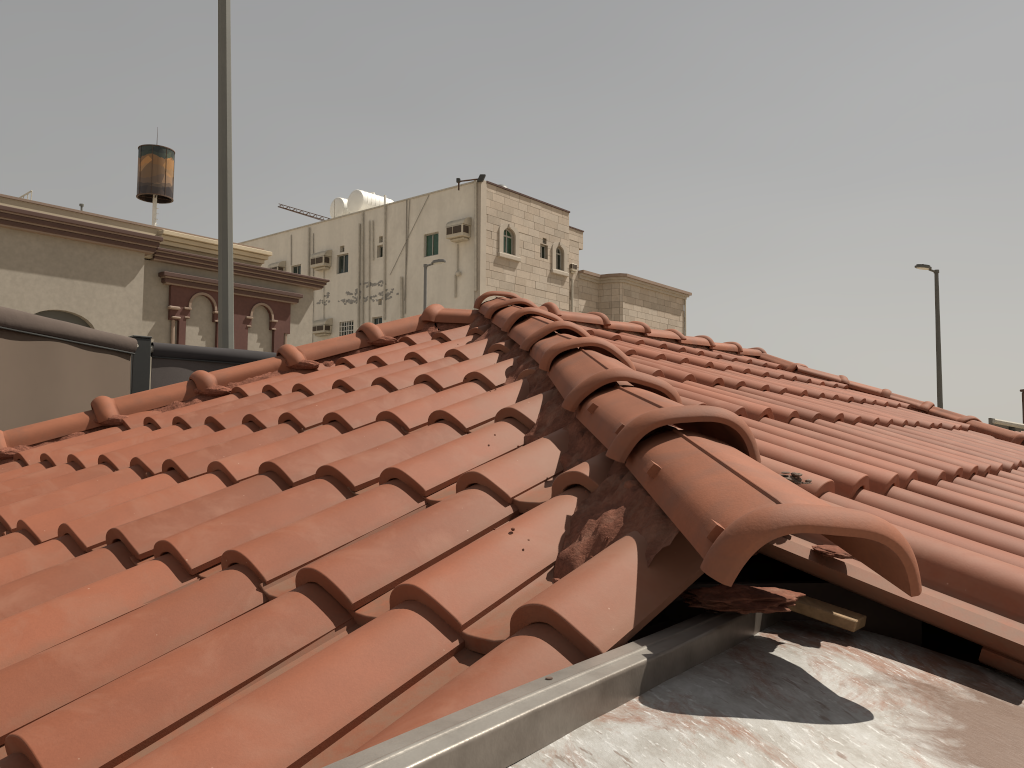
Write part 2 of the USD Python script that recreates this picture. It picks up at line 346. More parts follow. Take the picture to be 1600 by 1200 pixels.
def sheet_material(mud_at, rust_at, rust2):
    """Galvanised sheet: pale, brushed with streaks of red dust and dried drips, muddy where water stands."""
    ba = -1.45
    N = {'geo': ('geometry', {}),
         'ms': ('mapping', {'mapping_type': 'texture', 'rotation': V(0, 0, ba), 'scale': V(1.8, 1.0, 1.0)}),
         'mt': ('mapping', {'mapping_type': 'texture', 'rotation': V(0, 0, ba + 0.25), 'scale': V(4.0, 1.0, 1.0)}),
         'n1': ('noise_texture', {'scale': 26.0, 'detail': 9.0, 'roughness': 0.78, 'distortion': 0.4}),
         'n2': ('noise_texture', {'scale': 10.0, 'detail': 9.0, 'roughness': 0.80, 'distortion': 0.5}),
         'n3': ('noise_texture', {'scale': 170.0, 'detail': 4.0, 'roughness': 0.75}),
         'n4': ('noise_texture', {'scale': 90.0, 'detail': 3.0, 'roughness': 0.6}),
         'n5': ('noise_texture', {'scale': 14.0, 'detail': 7.0, 'roughness': 0.7, 'distortion': 0.5}),
         'base': ('rgb_ramp', {'ramp': [(0.28, (0.19, 0.17, 0.148)), (0.44, (0.285, 0.272, 0.25)), (0.62, (0.40, 0.395, 0.38)), (0.75, (0.47, 0.475, 0.475))]}),
         'rd': ('vector_math', {'math_type': 'distance', 'vector2': V(*rust_at)}),
         'rk': ('map_range', {'from_min': 0.0, 'from_max': 0.50, 'to_min': 0.14, 'to_max': -0.06, 'clamp': True}),
         'rd2': ('vector_math', {'math_type': 'distance', 'vector2': V(*rust2)}),
         'rs2': ('math', {'math_type': 'multiply', 'value2': 2.6}),
         'rmin': ('math', {'math_type': 'minimum'}),
         'ra': ('math', {'math_type': 'add'}),
         'rr': ('map_range', {'from_min': 0.55, 'from_max': 0.68, 'to_min': 0.0, 'to_max': 0.8, 'clamp': True}),
         'red': ('mix_color', {'blend_type': 'mix', 'b': V(0.20, 0.085, 0.046)}),
         'wr': ('map_range', {'from_min': 0.57, 'from_max': 0.66, 'to_min': 0.0, 'to_max': 0.75, 'clamp': True}),
         'wht': ('mix_color', {'blend_type': 'mix', 'b': V(0.54, 0.54, 0.53)}),
         'dr': ('map_range', {'from_min': 0.36, 'from_max': 0.31, 'to_min': 0.0, 'to_max': 0.6, 'clamp': True}),
         'drk': ('mix_color', {'blend_type': 'mix', 'b': V(0.13, 0.075, 0.05)}),
         'md': ('vector_math', {'math_type': 'distance', 'vector2': V(*mud_at)}),
         'mm': ('math', {'math_type': 'multiply_add', 'value2': -0.26}),
         'mr': ('map_range', {'from_min': -0.02, 'from_max': 0.055, 'to_min': 0.95, 'to_max': 0.0, 'clamp': True}),
         'mud': ('mix_color', {'blend_type': 'mix', 'b': V(0.105, 0.055, 0.032)}),
         'ro': ('map_range', {'from_min': 0.3, 'from_max': 0.7, 'to_min': 0.62, 'to_max': 0.38, 'clamp': True}),
         'b': ('bump', {'strength': 0.45, 'distance': 0.002}),
         'p': ('principled_bsdf', {'metallic': 0.12, 'specular_ior_level': 0.45})}
    L = [('geo.position', 'ms.vector'), ('geo.position', 'mt.vector'), ('ms.vector', 'n1.vector'), ('ms.vector', 'n2.vector'), ('mt.vector', 'n3.vector'), ('mt.vector', 'n4.vector'), ('geo.position', 'n5.vector'),
         ('n1.fac', 'base.fac'), ('geo.position', 'rd.vector1'), ('geo.position', 'rd2.vector1'), ('rd2.value', 'rs2.value1'), ('rd.value', 'rmin.value1'), ('rs2.value', 'rmin.value2'), ('rmin.value', 'rk.value'), ('n2.fac', 'ra.value1'), ('rk.result', 'ra.value2'), ('ra.value', 'rr.value'), ('base.color', 'red.a'), ('rr.result', 'red.fac'),
         ('n3.fac', 'wr.value'), ('red.result', 'wht.a'), ('wr.result', 'wht.fac'), ('n4.fac', 'dr.value'), ('wht.result', 'drk.a'), ('dr.result', 'drk.fac'),
         ('geo.position', 'md.vector1'), ('n5.fac', 'mm.value1'), ('md.value', 'mm.value3'), ('mm.value', 'mr.value'), ('drk.result', 'mud.a'), ('mr.result', 'mud.fac'),
         ('mud.result', 'p.base_color'), ('n1.fac', 'ro.value'), ('ro.result', 'p.roughness'), ('n3.fac', 'b.height'), ('b.normal', 'p.normal')]
    return usdkit.material(stage, '/World/Looks/dusty_galvanised_sheet', N, L, surface='p.BSDF')


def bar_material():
    """Dull steel, painted paler on what faces up, as if lit from above."""
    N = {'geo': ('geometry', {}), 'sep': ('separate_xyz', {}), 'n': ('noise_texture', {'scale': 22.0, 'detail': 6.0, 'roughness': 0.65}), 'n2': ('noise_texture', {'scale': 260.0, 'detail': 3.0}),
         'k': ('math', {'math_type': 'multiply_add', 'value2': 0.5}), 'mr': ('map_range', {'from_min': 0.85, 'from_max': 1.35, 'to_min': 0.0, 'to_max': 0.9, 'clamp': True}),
         'r': ('rgb_ramp', {'ramp': [(0.3, (0.13, 0.108, 0.09)), (0.7, (0.215, 0.185, 0.158))]}), 'm': ('mix_color', {'blend_type': 'mix', 'b': V(0.29, 0.272, 0.243)}),  # paler mix colour stands in for light on the top
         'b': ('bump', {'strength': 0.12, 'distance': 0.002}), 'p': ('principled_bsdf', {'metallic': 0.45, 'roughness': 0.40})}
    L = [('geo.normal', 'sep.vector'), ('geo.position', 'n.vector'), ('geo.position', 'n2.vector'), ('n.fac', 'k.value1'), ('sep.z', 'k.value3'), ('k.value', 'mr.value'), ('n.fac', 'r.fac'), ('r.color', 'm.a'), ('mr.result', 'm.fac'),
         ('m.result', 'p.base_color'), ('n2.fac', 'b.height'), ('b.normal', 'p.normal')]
    return usdkit.material(stage, '/World/Looks/lit_top_steel_bar', N, L, surface='p.BSDF')


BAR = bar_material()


def mural_material(zc):
    """A printed wrap seen from far off: dark green above, tan patches in the middle, dark brown below."""
    N = {'tc': ('texture_coordinate', {}), 'sep': ('separate_xyz', {}), 'n': ('noise_texture', {'scale': 1.6, 'detail': 3.0}), 'vo': ('voronoi_texture', {'scale': 1.5}),
         'k': ('math', {'math_type': 'multiply_add', 'value2': 0.30}), 'mr': ('map_range', {'from_min': zc - 1.4, 'from_max': zc + 1.4, 'to_min': -0.15, 'to_max': 0.85, 'clamp': False}),
         'r': ('rgb_ramp', {'interpolate': False, 'ramp': [(0.0, (0.05, 0.035, 0.03)), (0.16, (0.10, 0.07, 0.05)), (0.26, (0.20, 0.13, 0.08)), (0.40, (0.27, 0.16, 0.075)), (0.60, (0.33, 0.17, 0.06)), (0.76, (0.05, 0.065, 0.045)), (0.88, (0.025, 0.034, 0.028))]}),
         'vr': ('rgb_ramp', {'interpolate': False, 'ramp': [(0.0, (0.55, 0.55, 0.6)), (0.4, (0.85, 0.85, 0.85)), (0.6, (1.1, 1.05, 1.0))]}), 'sc': ('separate_color', {}),
         'm': ('mix_color', {'blend_type': 'multiply', 'fac': 1.0}), 'p': ('principled_bsdf', {'roughness': 0.4})}
    L = [('tc.object', 'sep.vector'), ('tc.object', 'n.vector'), ('tc.object', 'vo.vector'), ('sep.z', 'mr.value'), ('n.fac', 'k.value1'), ('mr.result', 'k.value3'), ('k.value', 'r.fac'),
         ('vo.color', 'sc.color'), ('sc.r', 'vr.fac'), ('r.color', 'm.a'), ('vr.color', 'm.b'), ('m.result', 'p.base_color')]
    return usdkit.material(stage, '/World/Looks/printed_drum', N, L, surface='p.BSDF')


MURAL = mural_material(float(at(243.5, 273, 45.0)[2]))

# ------------------------------------------------------------------ ground
g = trimesh.creation.box(bounds=[[-600, -300, -0.5], [600, 900, 0.0]])
single('ground', g, SAND, 'sandy ground below the buildings', kind='structure')

# ------------------------------------------------------------------ the tiled roof: its planes
YAW = 0.8762
A = V(-math.cos(YAW), -math.sin(YAW), 0)             # plan direction of the left slope, downwards
B = V(math.sin(YAW), -math.cos(YAW), 0)              # plan direction of the right slope, downwards
SL, SR = 0.352, 0.3482
DL = A * math.cos(SL) - Z * math.sin(SL)
DR = B * math.cos(SR) - Z * math.sin(SR)
NL = np.cross(DL, B); NL *= np.sign(NL[2])
NR = np.cross(DR, A); NR *= np.sign(NR[2])
L0 = EYE + V(0.0328, 0.8913, -0.1720)                # crest of the front tile of the left slope
R0 = EYE + V(-0.4775, 0.1799, -0.0655)
W = 0.2
HIP_P = EYE + V(0.274, 1.0, -0.0846)
HIP_D = V(0.0936, -0.9637, -0.25)
HIP_N = np.cross(HIP_D, Z); HIP_N /= np.linalg.norm(HIP_N)
if HIP_N[0] > 0:
    HIP_N = -HIP_N                                   # points to the left slope
UL = [-2.10, -1.7485, -1.4004, -1.0516, -0.7006, -0.3519, 0.0, 0.385, 0.74]
UR = [-2.235, -1.8879, -1.5390, -1.1869, -0.8322, -0.4651, -0.006, 0.37, 0.72, 1.07]
roof = Thing('tiled_roof', 'terracotta tiled roof with curved hip caps in the foreground', 'roof', (0.0, 2.5, 0.0))

LEFT_V0, LEFT_VD = EYE + V(-0.37, 3.65, 0.54), V(-0.29, -0.165, -0.117)      # left verge, at the height of the tile crests
lv_n = np.cross(LEFT_VD, Z); lv_n /= np.linalg.norm(lv_n)
if lv_n[0] < 0:
    lv_n = -lv_n
RIGHT_V = [EYE + V(1.60, 5.25, 0.50), EYE + V(1.764, 5.0, 0.428), EYE + V(2.035, 5.0, 0.35), EYE + V(2.26, 4.9, 0.265), EYE + V(2.43, 4.75, 0.182), EYE + V(2.49, 4.45, 0.098), EYE + V(2.55, 4.05, 0.0)]


def tile_mesh(o, ex, ey, en, seed, n=22, expo=0.35):
    """A pan-and-roll clay tile: pan on the left, roll on the right, thick at its lower end, which lies at o (the crest of the roll)."""
    r = np.random.default_rng(seed)
    length = expo + 0.055
    wob = r.normal(0, 0.0012, 4)
    nl = n // 2
    al = np.linspace(math.pi / 2, 0, nl + 1)[:-1]
    left = np.c_[-0.055 * np.sin(al), -0.044 + 0.044 * np.cos(al) ** 0.9]
    xr = np.linspace(0, 0.068, n - nl + 2)
    zc = -0.0255 * (1 - np.cos(np.pi * xr / 0.074))
    ze = -0.050 + 0.050 * np.sqrt(np.clip(1 - (xr / 0.0695) ** 2, 0, 1))
    right = np.c_[xr, 0.55 * zc + 0.45 * ze]
    pan = np.array([[-0.146, -0.044], [-0.141, -0.054], [-0.128, -0.0585], [-0.108, -0.059], [-0.084, -0.0575], [-0.066, -0.053], [-0.058, -0.047]])
    top = np.vstack([pan, left[1:], right])
    t = 0.0225
    nrm = np.gradient(top, axis=0)
    nrm = np.c_[-nrm[:, 1], nrm[:, 0]] / np.linalg.norm(nrm, axis=1)[:, None]
    bot = top - nrm * t
    bot[:, 1] = np.minimum(bot[:, 1], top[:, 1] - 0.007)
    bot[-1] = top[-1] + [-0.003, -0.011]
    loop = np.vstack([top, bot[::-1]])
    cen = np.vstack([(top + bot) / 2, ((top + bot) / 2)[::-1]])
    m = len(loop)
    st = [(0.0, 0.84), (0.0009, 0.95), (0.0028, 1.0), (0.13, 1.0), (0.26, 1.0), (length, 1.0)]
    vs = []
    for y, s in st:
        q = cen + (loop - cen) * s
        x = q[:, 0] * (1 - 0.05 * y / length)
        z = q[:, 1] * (1 - 0.03 * y / length) - 0.0243 * y / expo
        yy = y + (np.sin(q[:, 0] * 60 + seed) * 0.0012 if y < 0.01 else 0)
        z = z + wob[0] * q[:, 0] / 0.1 + wob[1] * math.sin(y * 9)
        x = x + wob[2] + wob[3] * y * 3
        vs.append(np.c_[x, np.zeros(m) + yy, z])
    v = np.concatenate(vs)
    f = grid_faces(len(st), m, True)
    h = len(top)
    caps = []
    for base, flip in ((0, False), ((len(st) - 1) * m, True)):
        for j in range(h - 1):
            a, b, c, d = base + j, base + j + 1, base + m - 2 - j, base + m - 1 - j
            q = [[a, b, c], [a, c, d]]
            caps += [x[::-1] for x in q] if flip else q
    f = np.vstack([f, caps])
    mesh = trimesh.Trimesh(o + np.outer(v[:, 0], ex) + np.outer(v[:, 1], ey) + np.outer(v[:, 2], en), f, process=False)
    if mesh.volume < 0:
        mesh.invert()
    return mesh


def in_view(p, margin=1100):
    d = p - EYE
    z = d @ FWD
    if z < 0.15:
        return False
    x, y = 800 + FPX * (d @ RT) / z, 600 - FPX * (d @ UP) / z
    return -margin < x < 1600 + margin and -margin < y < 1200 + margin


def lay(m, o, ex, ey):
    """Adds one tile and marks where dust gathers on it: in the pan, along the foot of the roll, and towards the sheltered upper end."""
    path = roof.part('roof_tile', m, CLAY, smooth=40)
    prim = stage.GetPrimAtPath(path)
    p = np.array(UsdGeom.Mesh(prim).GetPointsAttr().Get(), float) + roof.loc - o
    x, y = p @ ex, p @ ey
    w = np.clip((-x - 0.048) / 0.02, 0, 1) + 0.5 * np.clip((x - 0.052) / 0.014, 0, 1) + 0.35 * np.clip((y - 0.24) / 0.1, 0, 1)
    UsdGeom.PrimvarsAPI(prim).CreatePrimvar('dust', Sdf.ValueTypeNames.FloatArray, 'vertex').Set(Vt.FloatArray.FromNumpy(np.clip(w, 0, 1).astype(np.float32)))


def lay_tiles():
    count = 0
    # left slope
    for i, u in enumerate(UL):
        for c in range(-2, 17):
            if u > -0.2 and c < 0:
                continue
            jit = rng.normal(0, 1, 4)
            o = L0 + DL * (u + 0.005 * jit[0]) - B * (c * W + 0.003 * jit[1]) + NL * 0.0015 * jit[2]
            if not in_view(o) or (o - HIP_P) @ HIP_N < -0.10:
                continue
            if (o - LEFT_V0) @ lv_n < -0.06:
                continue
            ang = 0.009 * jit[3]
            ex = B * math.cos(ang) - DL * math.sin(ang)
            ey = -DL * math.cos(ang) - B * math.sin(ang)
            near = np.linalg.norm(o - EYE) < 1.8
            m = tile_mesh(o, ex, ey, NL, 1000 + count, n=26 if near else 14, expo=u - UL[i - 1] if i else 0.35)
            if u < -0.2:
                m = clip(m, HIP_P + HIP_N * 0.02, HIP_N)
            m = clip(m, LEFT_V0 + lv_n * 0.0, lv_n)
            if len(m.faces) < 8:
                continue
            lay(m, o, ex, ey)
            count += 1
    # right slope
    for i, u in enumerate(UR):
        for c in range(4, 40):
            if u > 0.05 and c < 7:
                continue
            jit = rng.normal(0, 1, 4)
            o = R0 + DR * (u + 0.004 * jit[0]) - A * (c * W + 0.004 * jit[1]) + NR * 0.002 * jit[2]
            if not in_view(o) or (o - HIP_P) @ -HIP_N < -0.10 or o[2] > EYE[2] + 0.62:
                continue
            if u > 0.05 and c == 7:
                o = o + NR * 0.020 - (A * 0.028 if u > 0.5 else 0.0)
            out = False
            k0 = RIGHT_V[1:]
            for p, q in zip(RIGHT_V[:-1], k0):
                zc = np.clip((p[2] - o[2]) / max(p[2] - q[2], 1e-6), 0, 1)
                if p[2] >= o[2] >= q[2] and (o - (p + zc * (q - p))) @ -A > 0.02:
                    out = True
            if o[2] > RIGHT_V[0][2] and (o - RIGHT_V[0]) @ -A > 0.15:
                out = True
            if out:
                continue
            ang = 0.007 * jit[3]
            ex = -A * math.cos(ang) - DR * math.sin(ang)
            ey = -DR * math.cos(ang) + A * math.sin(ang)
            near = np.linalg.norm(o - EYE) < 2.0
            m = tile_mesh(o, ex, ey, NR, 5000 + count, n=24 if near else 12, expo=u - UR[i - 1] if i else 0.35)
            if u < -1.5:
                m = clip(m, EYE + V(0.171, 3.69, 0) - B * 0.02, B)
            if u < 0.05:
                m = clip(m, HIP_P - HIP_N * 0.02, -HIP_N)
            if len(m.faces) < 8:
                continue
            lay(m, o, ex, ey)
            count += 1
    return count


n_tiles = lay_tiles()


def cap_mesh(p0, p1, up, seed, r0=0.106, r1=0.088, half=72, n=56, collar=0.0155, rib=-9.0, over=0.035, nubs=True, cw=0.052, half_r=None):
    """A hip cap from the crest of its collar at p0 (lower end) to p1 (upper end): a tapered half-round shell with a raised rolled collar, a rib and two nubs."""
    r = np.random.default_rng(seed)
    ax = p1 - p0
    Lc = np.linalg.norm(ax)
    ax = ax / Lc
    lat = np.cross(ax, up); lat /= np.linalg.norm(lat)
    nn = np.cross(lat, ax)
    st = [0.0, 0.0008, 0.002, 0.004, 0.0065, 0.010, 0.016, 0.024, 0.032, 0.039, 0.044, 0.049, 0.052, 0.0555, 0.0565, 0.0755, 0.0765, 0.10, 0.14, 0.20, 0.2995, 0.3005, 0.3195, 0.3205, Lc + over]
    st = [s * cw / 0.052 if s < 0.053 else s for s in st]
    st = sorted(set(st))
    st = [s for s in st if s <= 0.09 or s < Lc] + ([] if st[-1] in [s for s in st if s < Lc] else [Lc + over])
    deg = np.linspace(-half, half if half_r is None else half_r, n)
    if rib is not None:
        deg = np.unique(np.r_[deg, rib + np.array([-2.2, -1.5, -0.8, 0, 0.8, 1.5, 2.2])])
    if nubs:
        deg = np.unique(np.r_[deg, [-57.5, -56.5, -47.5, -46.5]])
    n = len(deg)
    ang = np.radians(deg)
    outer, inner = [], []
    ph = r.uniform(0, 6, 3)
    for s in st:
        f = np.clip(s / (Lc + over), 0, 1)
        R = r0 + (r1 - r0) * f
        k = 0.0
        if collar and 0 <= s < cw:
            k = collar * max(0.0, math.sin(math.pi * s / cw)) ** 0.75
        facet = 0.0022 * np.cos(ang * 7.0) * min(1, max(0, (s - 0.03) / 0.05))
        wob = (0.0034 * np.sin(3.1 * ang + ph[0]) + 0.0026 * np.sin(5.3 * ang + ph[1])) * (1.0 if s < 0.07 else 0.6)
        b = 0.0
        if s > 0.055 and rib is not None:
            b = 0.0034 * np.clip(1.6 - np.abs(deg - rib) / 1.2, 0, 1)
        if nubs:
            for sn, an in ((0.066, -52.0), (0.31, -52.0)):
                b = b + 0.012 * (abs(s - sn) < 0.0098) * np.clip((5.5 - np.abs(deg - an)) / 1.0, 0, 1)
        Ro = R + k + facet + wob + b
        # a collar lies lower towards its ends, as if pressed over the tiles
        c = -(r0 + collar)
        flat = 0.90
        def put(Rv):
            return p0 + np.outer(np.full(n, s), ax) + np.outer(Rv * np.sin(ang), lat) + np.outer(Rv * np.cos(ang) * flat + c * flat + (r0 - R) * 0.0, nn)
        outer.append(put(Ro))
        inner.append(put(R + wob - 0.0075))
    no = len(st)
    v = np.concatenate(outer + inner)
    fo = grid_faces(no, n)
    fi = grid_faces(no, n)[:, ::-1] + no * n
    rim = []
    for base, flip in ((0, False), ((no - 1) * n, True)):
        for j in range(n - 1):
            a, b, c_, d = base + j, base + j + 1, base + j + 1 + no * n, base + j + no * n
            q = [[a, c_, b], [a, d, c_]]
            rim += [x[::-1] for x in q] if flip else q
    for j, flip in ((0, True), (n - 1, False)):
        for i in range(no - 1):
            a, b = i * n + j, (i + 1) * n + j
            q = [[a, a + no * n, b], [b, a + no * n, b + no * n]]
            rim += [x[::-1] for x in q] if flip else q
    m = trimesh.Trimesh(v, np.vstack([fo, fi, rim]), process=False)
    if m.volume < 0:
        m.invert()
    return m


# crest points of the near hip's collars
T0, EH = 0.2209, 0.40
raise_ = [0, 0.014, -0.003, 0.008, -0.004, 0, 0, 0, 0]
shift_ = [0, 0, 0, 0, 0, 0.025, 0.053, 0.080, 0.10]
HIP_C = [HIP_P + HIP_D * (T0 - EH * k) + Z * (0.077 + raise_[k]) - X * shift_[k] for k in range(9)]
HIP_C[0] = HIP_C[0] + X * 0.006
for k in range(8):
    p0, p1 = HIP_C[k].copy(), HIP_C[k + 1] + Z * (-0.019 if k == 0 else -0.011)
    if k == 7:
        p1 = p0 + (p1 - p0) * 0.55
    roof.part('hip_cap', cap_mesh(p0, p1, Z, 40 + k, r0=0.103 if k == 0 else 0.106, half=70 if k == 0 else 74, nubs=k < 2, half_r=79 if k == 0 else 76, n=72 if k < 3 else 40, r1=0.092 if k == 0 else 0.097), CLAY_CAP, smooth=32)

LV = [LEFT_V0 + LEFT_VD * k for k in range(0, 7)]
LV_C = [p + Z * 0.062 for p in LV]
APEX = HIP_C[7] + V(-0.02, 0.08, -0.045)
seq = [APEX] + LV_C
for k in range(1, len(seq)):
    p0, p1 = seq[k], seq[k - 1] - Z * 0.010
    roof.part('verge_cap', cap_mesh(p0, p1, Z, 70 + k, r0=0.096, r1=0.086, n=40, rib=None, nubs=False, collar=0.021, cw=0.068, half=80), CLAY_CAP, smooth=40)

for k, p in enumerate(LV[:6]):
    c = p - LEFT_VD * 0.22 + lv_n * 0.085 - Z * 0.035
    roof.part('mortar_fill', lump(c - Z * 0.004, 0.075, 0.036, 0.022, 60 + k, 0.16, 4), MORTAR_RED, smooth=True)
RIDGE_D = -A
RD0 = EYE + V(0.171, 3.69, 0.62)
RD_C = [RD0 + RIDGE_D * 0.37 * k for k in range(0, 7)]
prev = APEX + Z * -0.01
for k, p in enumerate(RD_C):
    roof.part('ridge_cap', cap_mesh(p, prev - Z * 0.010, Z, 90 + k, r0=0.088, r1=0.074, n=32, rib=None, nubs=False), CLAY_CAP, smooth=40)
    prev = p
for k, p in enumerate(RIGHT_V[1:]):
    q = p + Z * 0.045
    roof.part('verge_cap', cap_mesh(q, prev - Z * 0.002, Z, 110 + k, r0=0.072, r1=0.064, collar=0.011, n=28, rib=None, nubs=False), CLAY_CAP, smooth=40)
    prev = q


def mortar_strip(pts, n_left, n_right, wl, wr, seed, step=0.012, top=0.040, nq=44, lo=-0.115, taper_r=0.0):
    """Mortar packed along a line of caps: a rough bed that spills over the tiles by wl and wr on either side."""
    pts = np.asarray(pts)
    d = np.r_[0, np.cumsum(np.linalg.norm(np.diff(pts, axis=0), axis=1))]
    s = np.arange(0, d[-1], step)
    P = np.stack([np.interp(s, d, pts[:, k]) for k in range(3)], 1)
    T = np.gradient(P, axis=0); T /= np.linalg.norm(T, axis=1)[:, None]
    lat = np.cross(T, Z); lat /= np.linalg.norm(lat, axis=1)[:, None]
    if lat[0] @ n_left < 0:
        lat = -lat                                   # towards the left slope
    q = np.linspace(-1, 1, nq)
    out = np.zeros((len(s), nq, 3))
    for j, a in enumerate(q):
        w = wl if a > 0 else wr
        nn = n_left if a > 0 else n_right
        edge = w * (0.42 + 0.80 * meshkit.fbm(np.c_[s * 6, np.full(len(s), 3.0 * np.sign(a)), np.full(len(s), seed)], 3, seed))
        if a < 0 and taper_r:
            edge = edge * np.clip((d[-1] - s) / taper_r, 0.12, 1)
        x = abs(a) * edge
        drop = -(lat @ nn) * np.sign(a) / nn[2]
        prof = np.interp(abs(a), [0, 0.42, 0.70, 0.92, 1.0], [top, top * 0.1, -0.034, -0.058, lo])
        if a < 0 and taper_r:
            prof = np.maximum(prof, -0.02 - 0.095 * np.clip((d[-1] - s) / taper_r - 0.3, 0, 1))
        out[:, j] = P + lat * (np.sign(a) * x)[:, None] + Z * (drop * x + prof)[:, None]
    flat = out.reshape(-1, 3)
    no = meshkit.fbm(flat * 28, 4, seed) - 0.5
    no2 = meshkit.fbm(flat * 95, 3, seed + 9) - 0.5
    flat = flat + Z * (no * 0.036 + no2 * 0.017)[:, None] + np.repeat(lat, nq, 0) * ((meshkit.fbm(flat * 40, 3, seed + 3) - 0.5) * 0.016)[:, None]
    f = grid_faces(len(s), nq)
    m = trimesh.Trimesh(flat, f, process=False)
    if m.face_normals[:, 2].mean() < 0:
        m.invert()
    return m


hip_line = [HIP_P + HIP_D * t - X * np.interp(t, [-2.7, -1.6], [0.08, 0.0]) for t in np.linspace(-2.62, 0.02, 24)]
roof.part('mortar_bed', mortar_strip(hip_line, NL, NR, 0.205, 0.150, 5, taper_r=0.25, top=0.012), MORTAR, smooth=True)
NBL = np.cross(LEFT_VD, V(-0.6, 0.5, -0.3)); NBL *= np.sign(NBL[2]); NBL /= np.linalg.norm(NBL)
roof.part('mortar_bed', mortar_strip([APEX - Z * 0.06] + LV, NL, NBL, 0.150, 0.11, 6, step=0.015, top=0.0, lo=-0.105), MORTAR_RED, smooth=True)
NBR = NR * V(-1, -1, 1)
roof.part('mortar_bed', mortar_strip([p - Z * 0.055 for p in [APEX] + RD_C], -NBR * V(1, 1, -1) if False else NR, NBR, 0.115, 0.10, 8, step=0.03, top=0.015), MORTAR_PALE, smooth=True)
roof.part('mortar_bed', mortar_strip([p - Z * 0.0 for p in RIGHT_V], NR, NBR, 0.075, 0.08, 9, step=0.03, top=0.0), MORTAR_PALE, smooth=True)

# boarding below the tiles, on either slope, and the two slopes behind
def slab(corners, n, t=0.03):
    c = np.asarray(corners)
    k = len(c)
    v = np.vstack([c, c - n * t])
    f = [[0, i, i + 1] for i in range(1, k - 1)] + [[k, k + i + 1, k + i] for i in range(1, k - 1)]
    for i in range(k):
        j = (i + 1) % k
        f += [[i, i + k, j + k], [i, j + k, j]]
    m = trimesh.Trimesh(v, f, process=False)
    if m.volume < 0:
        m.invert()
    return m


def on_left(p, off):
    """The point of the left slope's plane, off below the tile crests, straight above or below p."""
    return p + Z * (((L0 - NL * off) - p) @ NL / NL[2])


def on_right(p, off):
    return p + Z * (((R0 - NR * off) - p) @ NR / NR[2])


OFF = 0.138
hip_top = HIP_P + HIP_D * -2.62
hip_low = HIP_P + HIP_D * -0.10
CORNER = EYE + V(0.345, 1.145, 0)
eave_l0 = L0 + B * 0.085 + DL * 0.98
eave_l1 = L0 - B * 2.9 + DL * 0.98
roof.part('roof_board', slab([on_left(p, OFF) for p in (hip_top, hip_low, L0 + B * 0.05 - DL * 0.35, eave_l0 - B * 0.04, eave_l1, LEFT_V0 + LEFT_VD * 7, LEFT_V0)], NL), UNDERLAY)
r_in = R0 - A * 1.33
roof.part('roof_board', slab([on_right(p, OFF) for p in (hip_top, RIGHT_V[0], RIGHT_V[2], RIGHT_V[4], RIGHT_V[6], RIGHT_V[6] + DR * 1.3, r_in + DR * 1.35, r_in + DR * -0.05, hip_low)], NR), UNDERLAY)
back = [hip_top, RIGHT_V[0], RIGHT_V[0] + V(-2.0, 1.7, -0.95), hip_top + V(-2.6, 2.0, -1.1)]
roof.part('roof_board', slab([p - Z * 0.10 for p in back], NBR), UNDERLAY)
back = [hip_top, hip_top + V(-2.6, 2.0, -1.1), LEFT_V0 + LEFT_VD * 7 + V(-0.3, 0.9, -0.4), LEFT_V0 + LEFT_VD * 7]
roof.part('roof_board', slab([p - Z * 0.10 for p in back], NBL), UNDERLAY)
# posts that carry the roof
for p in (eave_l0 + V(-0.2, 0.5, 0), eave_l1 + V(0.5, 0.4, 0), hip_top + V(0.3, 0.6, 0), RIGHT_V[6] + V(-0.3, 0.2, 0)):
    roof.part('support_post', obox(V(p[0], p[1], 0), X, Y, Z, -0.06, 0.06, -0.06, 0.06, 0, min(p[2], 3.3) - 0.35), POST)

# ------------------------------------------------------------------ the flat sheet roof in the notch of the eaves, with its edge bar
ZT, ZS = EYE[2] - 0.2085, EYE[2] - 0.2395
BD = V(0.351, 0.482, 0); BD /= np.linalg.norm(BD)
BN = V(BD[1], -BD[0], 0)                              # to the right of the bar
BAR0 = EYE + V(-0.131, 0.528, 0); BAR0[2] = 0
flat = Thing('flat_metal_roof', 'flat dusty metal sheet roof in the corner between the two tiled slopes', 'flat roof', (0.3, 0.7, 0))
xs = np.linspace(-0.9, 0.80, 60)
ys = np.linspace(0.02, 1.75, 60)
gx, gy = np.meshgrid(xs, ys, indexing='ij')
P = BAR0 + gx[..., None] * BD + gy[..., None] * BN
P[..., 2] = ZS - 0.26 * np.clip(gy - 0.12, 0, 0.8) ** 1.2 + 0.004 * (meshkit.fbm(P * 5, 3, 3) - 0.5) + 0.0015 * (meshkit.fbm(P * 22, 2, 5) - 0.5)
top = P.reshape(-1, 3)


def sheet_z(x, y):
    gy_ = (V(x, y, 0) - BAR0) @ BN
    return ZS - 0.26 * max(0.0, min(gy_ - 0.12, 0.8)) ** 1.2


def sheet_px(px, py):
    d = ray(px, py)
    z = ZS
    for _ in range(12):
        q = EYE + d * ((z - EYE[2]) / d[2])
        z = sheet_z(q[0], q[1])
    return q


SHEET = sheet_material(sheet_px(1670, 1180), sheet_px(1340, 1020), sheet_px(965, 1125))
flat.part('metal_sheet', trimesh.Trimesh(top, grid_faces(60, 60), process=False), SHEET, smooth=True)


def bar_profile():
    """Pressed steel edge bar: flat top with a raised bead towards the sheet, rounded corners."""
    pts = [(0.0, -0.030), (0.0, -0.003), (0.002, -0.0005), (0.022, 0.0), (0.0235, 0.0016), (0.026, 0.0022), (0.0285, 0.0016), (0.030, 0.0002), (0.0435, -0.0002), (0.0460, -0.0012), (0.0472, -0.004), (0.0475, -0.0325), (0.030, -0.0325), (0.012, -0.0325)]
    return np.array(pts)


